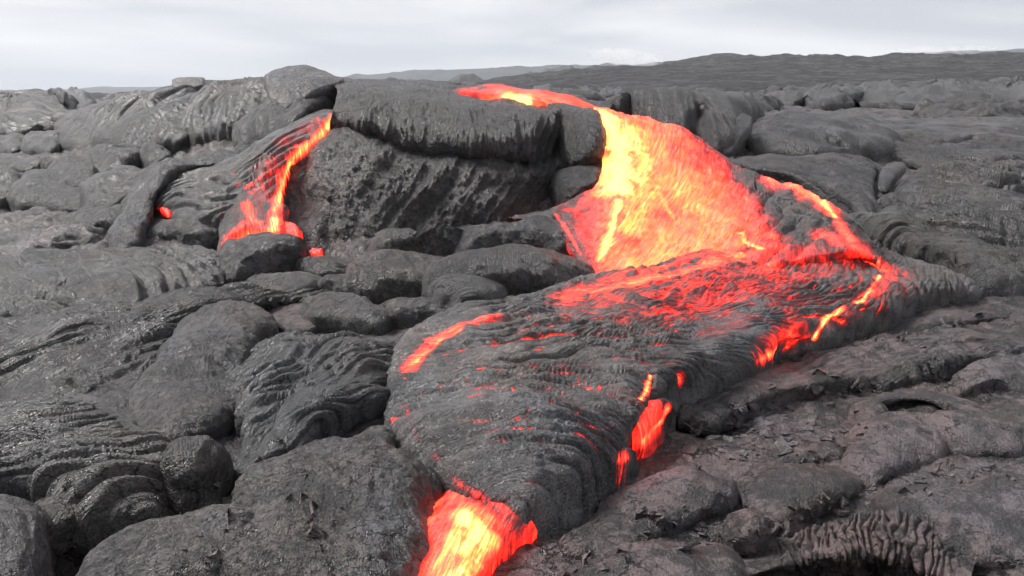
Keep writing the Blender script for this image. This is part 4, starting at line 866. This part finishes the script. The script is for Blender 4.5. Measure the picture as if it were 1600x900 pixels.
# ------------------------------------------------------------------ loose flakes of crust on the ground
def flakes():
    rg = np.random.default_rng(31); protos = []
    for k in range(7):
        n = int(rg.integers(5, 8)); a = np.sort(rg.random(n)) * 2 * np.pi; a = np.linspace(0, 2 * np.pi, n, endpoint=False) + rg.normal(0, .22, n)
        r = .6 + .5 * rg.random(n); th = .16 + .1 * rg.random()
        top = np.stack([np.cos(a) * r, np.sin(a) * r * .7, np.full(n, th) + rg.normal(0, .04, n)], -1); bot = top * [1.06, 1.06, 0]
        V = np.vstack([top, bot, [[0, 0, th * 1.15]]]); F = []
        for i in range(n):
            j = (i + 1) % n; F.append((i, j, 2 * n)); F.append((n + i, n + j, j)); F.append((n + i, j, i))
        F.append((n, n + 2, n + 1))
        me = bpy.data.meshes.new('crust_flake'); me.from_pydata(V.tolist(), [], F); me.uv_layers.new(name='flow'); me.materials.append(M_FLAKE); protos.append(me)
    bands = [((1040,690),(1180,660),40,34), ((1150,640),(1350,600),22,34), ((1060,720),(1240,700),22,26), ((1180,830),(1330,780),16,28), ((930,770),(1130,850),30,26), ((1260,720),(1340,660),26,22), ((1340,780),(1560,740),26,20), ((1120,700),(1330,640),30,26), ((860,900),(1000,860),20,12),
             ((1200,560),(1560,500),18,20), ((430,730),(520,860),40,10), ((250,880),(380,820),25,6)]
    for (a, b, sp, n) in bands:
        for _ in range(n):
            f = rg.random(); px = a[0] + (b[0] - a[0]) * f + rg.normal(0, sp * .8); py = a[1] + (b[1] - a[1]) * f + rg.normal(0, sp * .45)
            if 'x' and (px < 1060 and py < 760 and px > 600): continue
            yield protos[int(rg.integers(7))], px, min(py, 930), float(np.exp(rg.normal(-3.55, .42))), rg.random() * 6.28, rg.normal(0, .16), rg.normal(0, .16)
deps = bpy.context.evaluated_depsgraph_get(); deps.update()
camv = cam.location.copy()
from mathutils import Vector
for me, px, py, sc_, rz, rx, ry in flakes():
    d = Vector(at(px, py, 5.0)) - camv; d.normalize()
    ok, loc, nrm, idx, ob, _ = scene.ray_cast(deps, camv, d)
    if not ok or ob.parent is flow or 'lava_heat' in ob.data.attributes: continue
    o = bpy.data.objects.new('crust_flake', me); col.objects.link(o)
    o.parent = ground; o.location = loc - Vector((0, 0, sc_ * .05)); o.scale = (sc_, sc_, sc_)
    q = Vector((0, 0, 1)).rotation_difference(nrm.lerp(Vector((0, 0, 1)), .4).normalized()).to_euler()
    o.rotation_euler = (q.x + rx, q.y + ry, rz)
    o['kind'] = 'thing'; del o['kind']

# ------------------------------------------------------------------ thin humid air over the plain
hm = bpy.data.materials.new('haze_air'); hm.use_nodes = True; ht = hm.node_tree; ht.nodes.clear()
ho = ht.nodes.new('ShaderNodeOutputMaterial'); hv_ = ht.nodes.new('ShaderNodeVolumePrincipled')
hv_.inputs['Color'].default_value = (.80, .85, .92, 1); hv_.inputs['Density'].default_value = .00035; hv_.inputs['Anisotropy'].default_value = .2
ht.links.new(hv_.outputs[0], ho.inputs['Volume'])
bx = np.array([[x, y, z] for x in (-1400, 1900) for y in (-40, 960) for z in (-25, 48)], float)
hz = mesh_obj('haze', bx, np.array([[0, 1, 3, 2], [4, 6, 7, 5], [0, 4, 5, 1], [2, 3, 7, 6], [0, 2, 6, 4], [1, 5, 7, 3]]), hm, smooth=False)
tag(hz, 'thin grey blue haze over the far plain and hills', kind='stuff')

# ------------------------------------------------------------------ steam rising from the plain
def steam(label, px, py, Yd, w, h, lean, dens, seed):
    nu, nv = 28, 20; th = np.linspace(0, 2 * np.pi, nu, endpoint=False)[:, None]; v = np.linspace(0, np.pi, nv)[None]
    z = -np.cos(v) * h / 2 + 0 * th; rr = np.sin(v) * (w * (.55 + .5 * (z / h + .5)))
    wob = 1 + .35 * pn(th * 2 / np.pi * 2, z / h * 3 + seed, seed)
    P = np.stack([np.cos(th) * rr * wob + lean * (z + h / 2), np.sin(th) * rr * wob, z + h / 2], -1)
    m = bpy.data.materials.new('steam'); m.use_nodes = True; t = m.node_tree; t.nodes.clear()
    o_ = t.nodes.new('ShaderNodeOutputMaterial'); vp = t.nodes.new('ShaderNodeVolumePrincipled'); vp.inputs['Color'].default_value = (.95, .96, .98, 1)
    ps = nd(t, 'ShaderNodeNewGeometry').outputs['Position']
    nz = nd(t, 'ShaderNodeTexNoise', Scale=2.6 / w, Detail=2.0, Roughness=.5, Distortion=.8); t.links.new(ps, nz.inputs['Vector'])
    mr = nd(t, 'ShaderNodeMapRange'); mr.inputs['From Min'].default_value = .44; mr.inputs['From Max'].default_value = .75; mr.inputs['To Max'].default_value = dens
    t.links.new(nz.outputs['Fac'], mr.inputs['Value']); t.links.new(mr.outputs[0], vp.inputs['Density']); t.links.new(vp.outputs[0], o_.inputs['Volume'])
    o = mesh_obj('steam_plume', P.reshape(-1, 3), grid_faces(nu, nv, True), m)
    o.location = at(px, py, Yd)
    return tag(o, label, 'steam', kind='stuff')
steam('white wisp of steam rising behind the mound top stream', 1010, 112, 120, 5.5, 3.0, -1.6, .30, 3)
steam('faint low steam drifting along the far right skyline', 1440, 92, 140, 8.0, 2.0, 2.0, .25, 5)
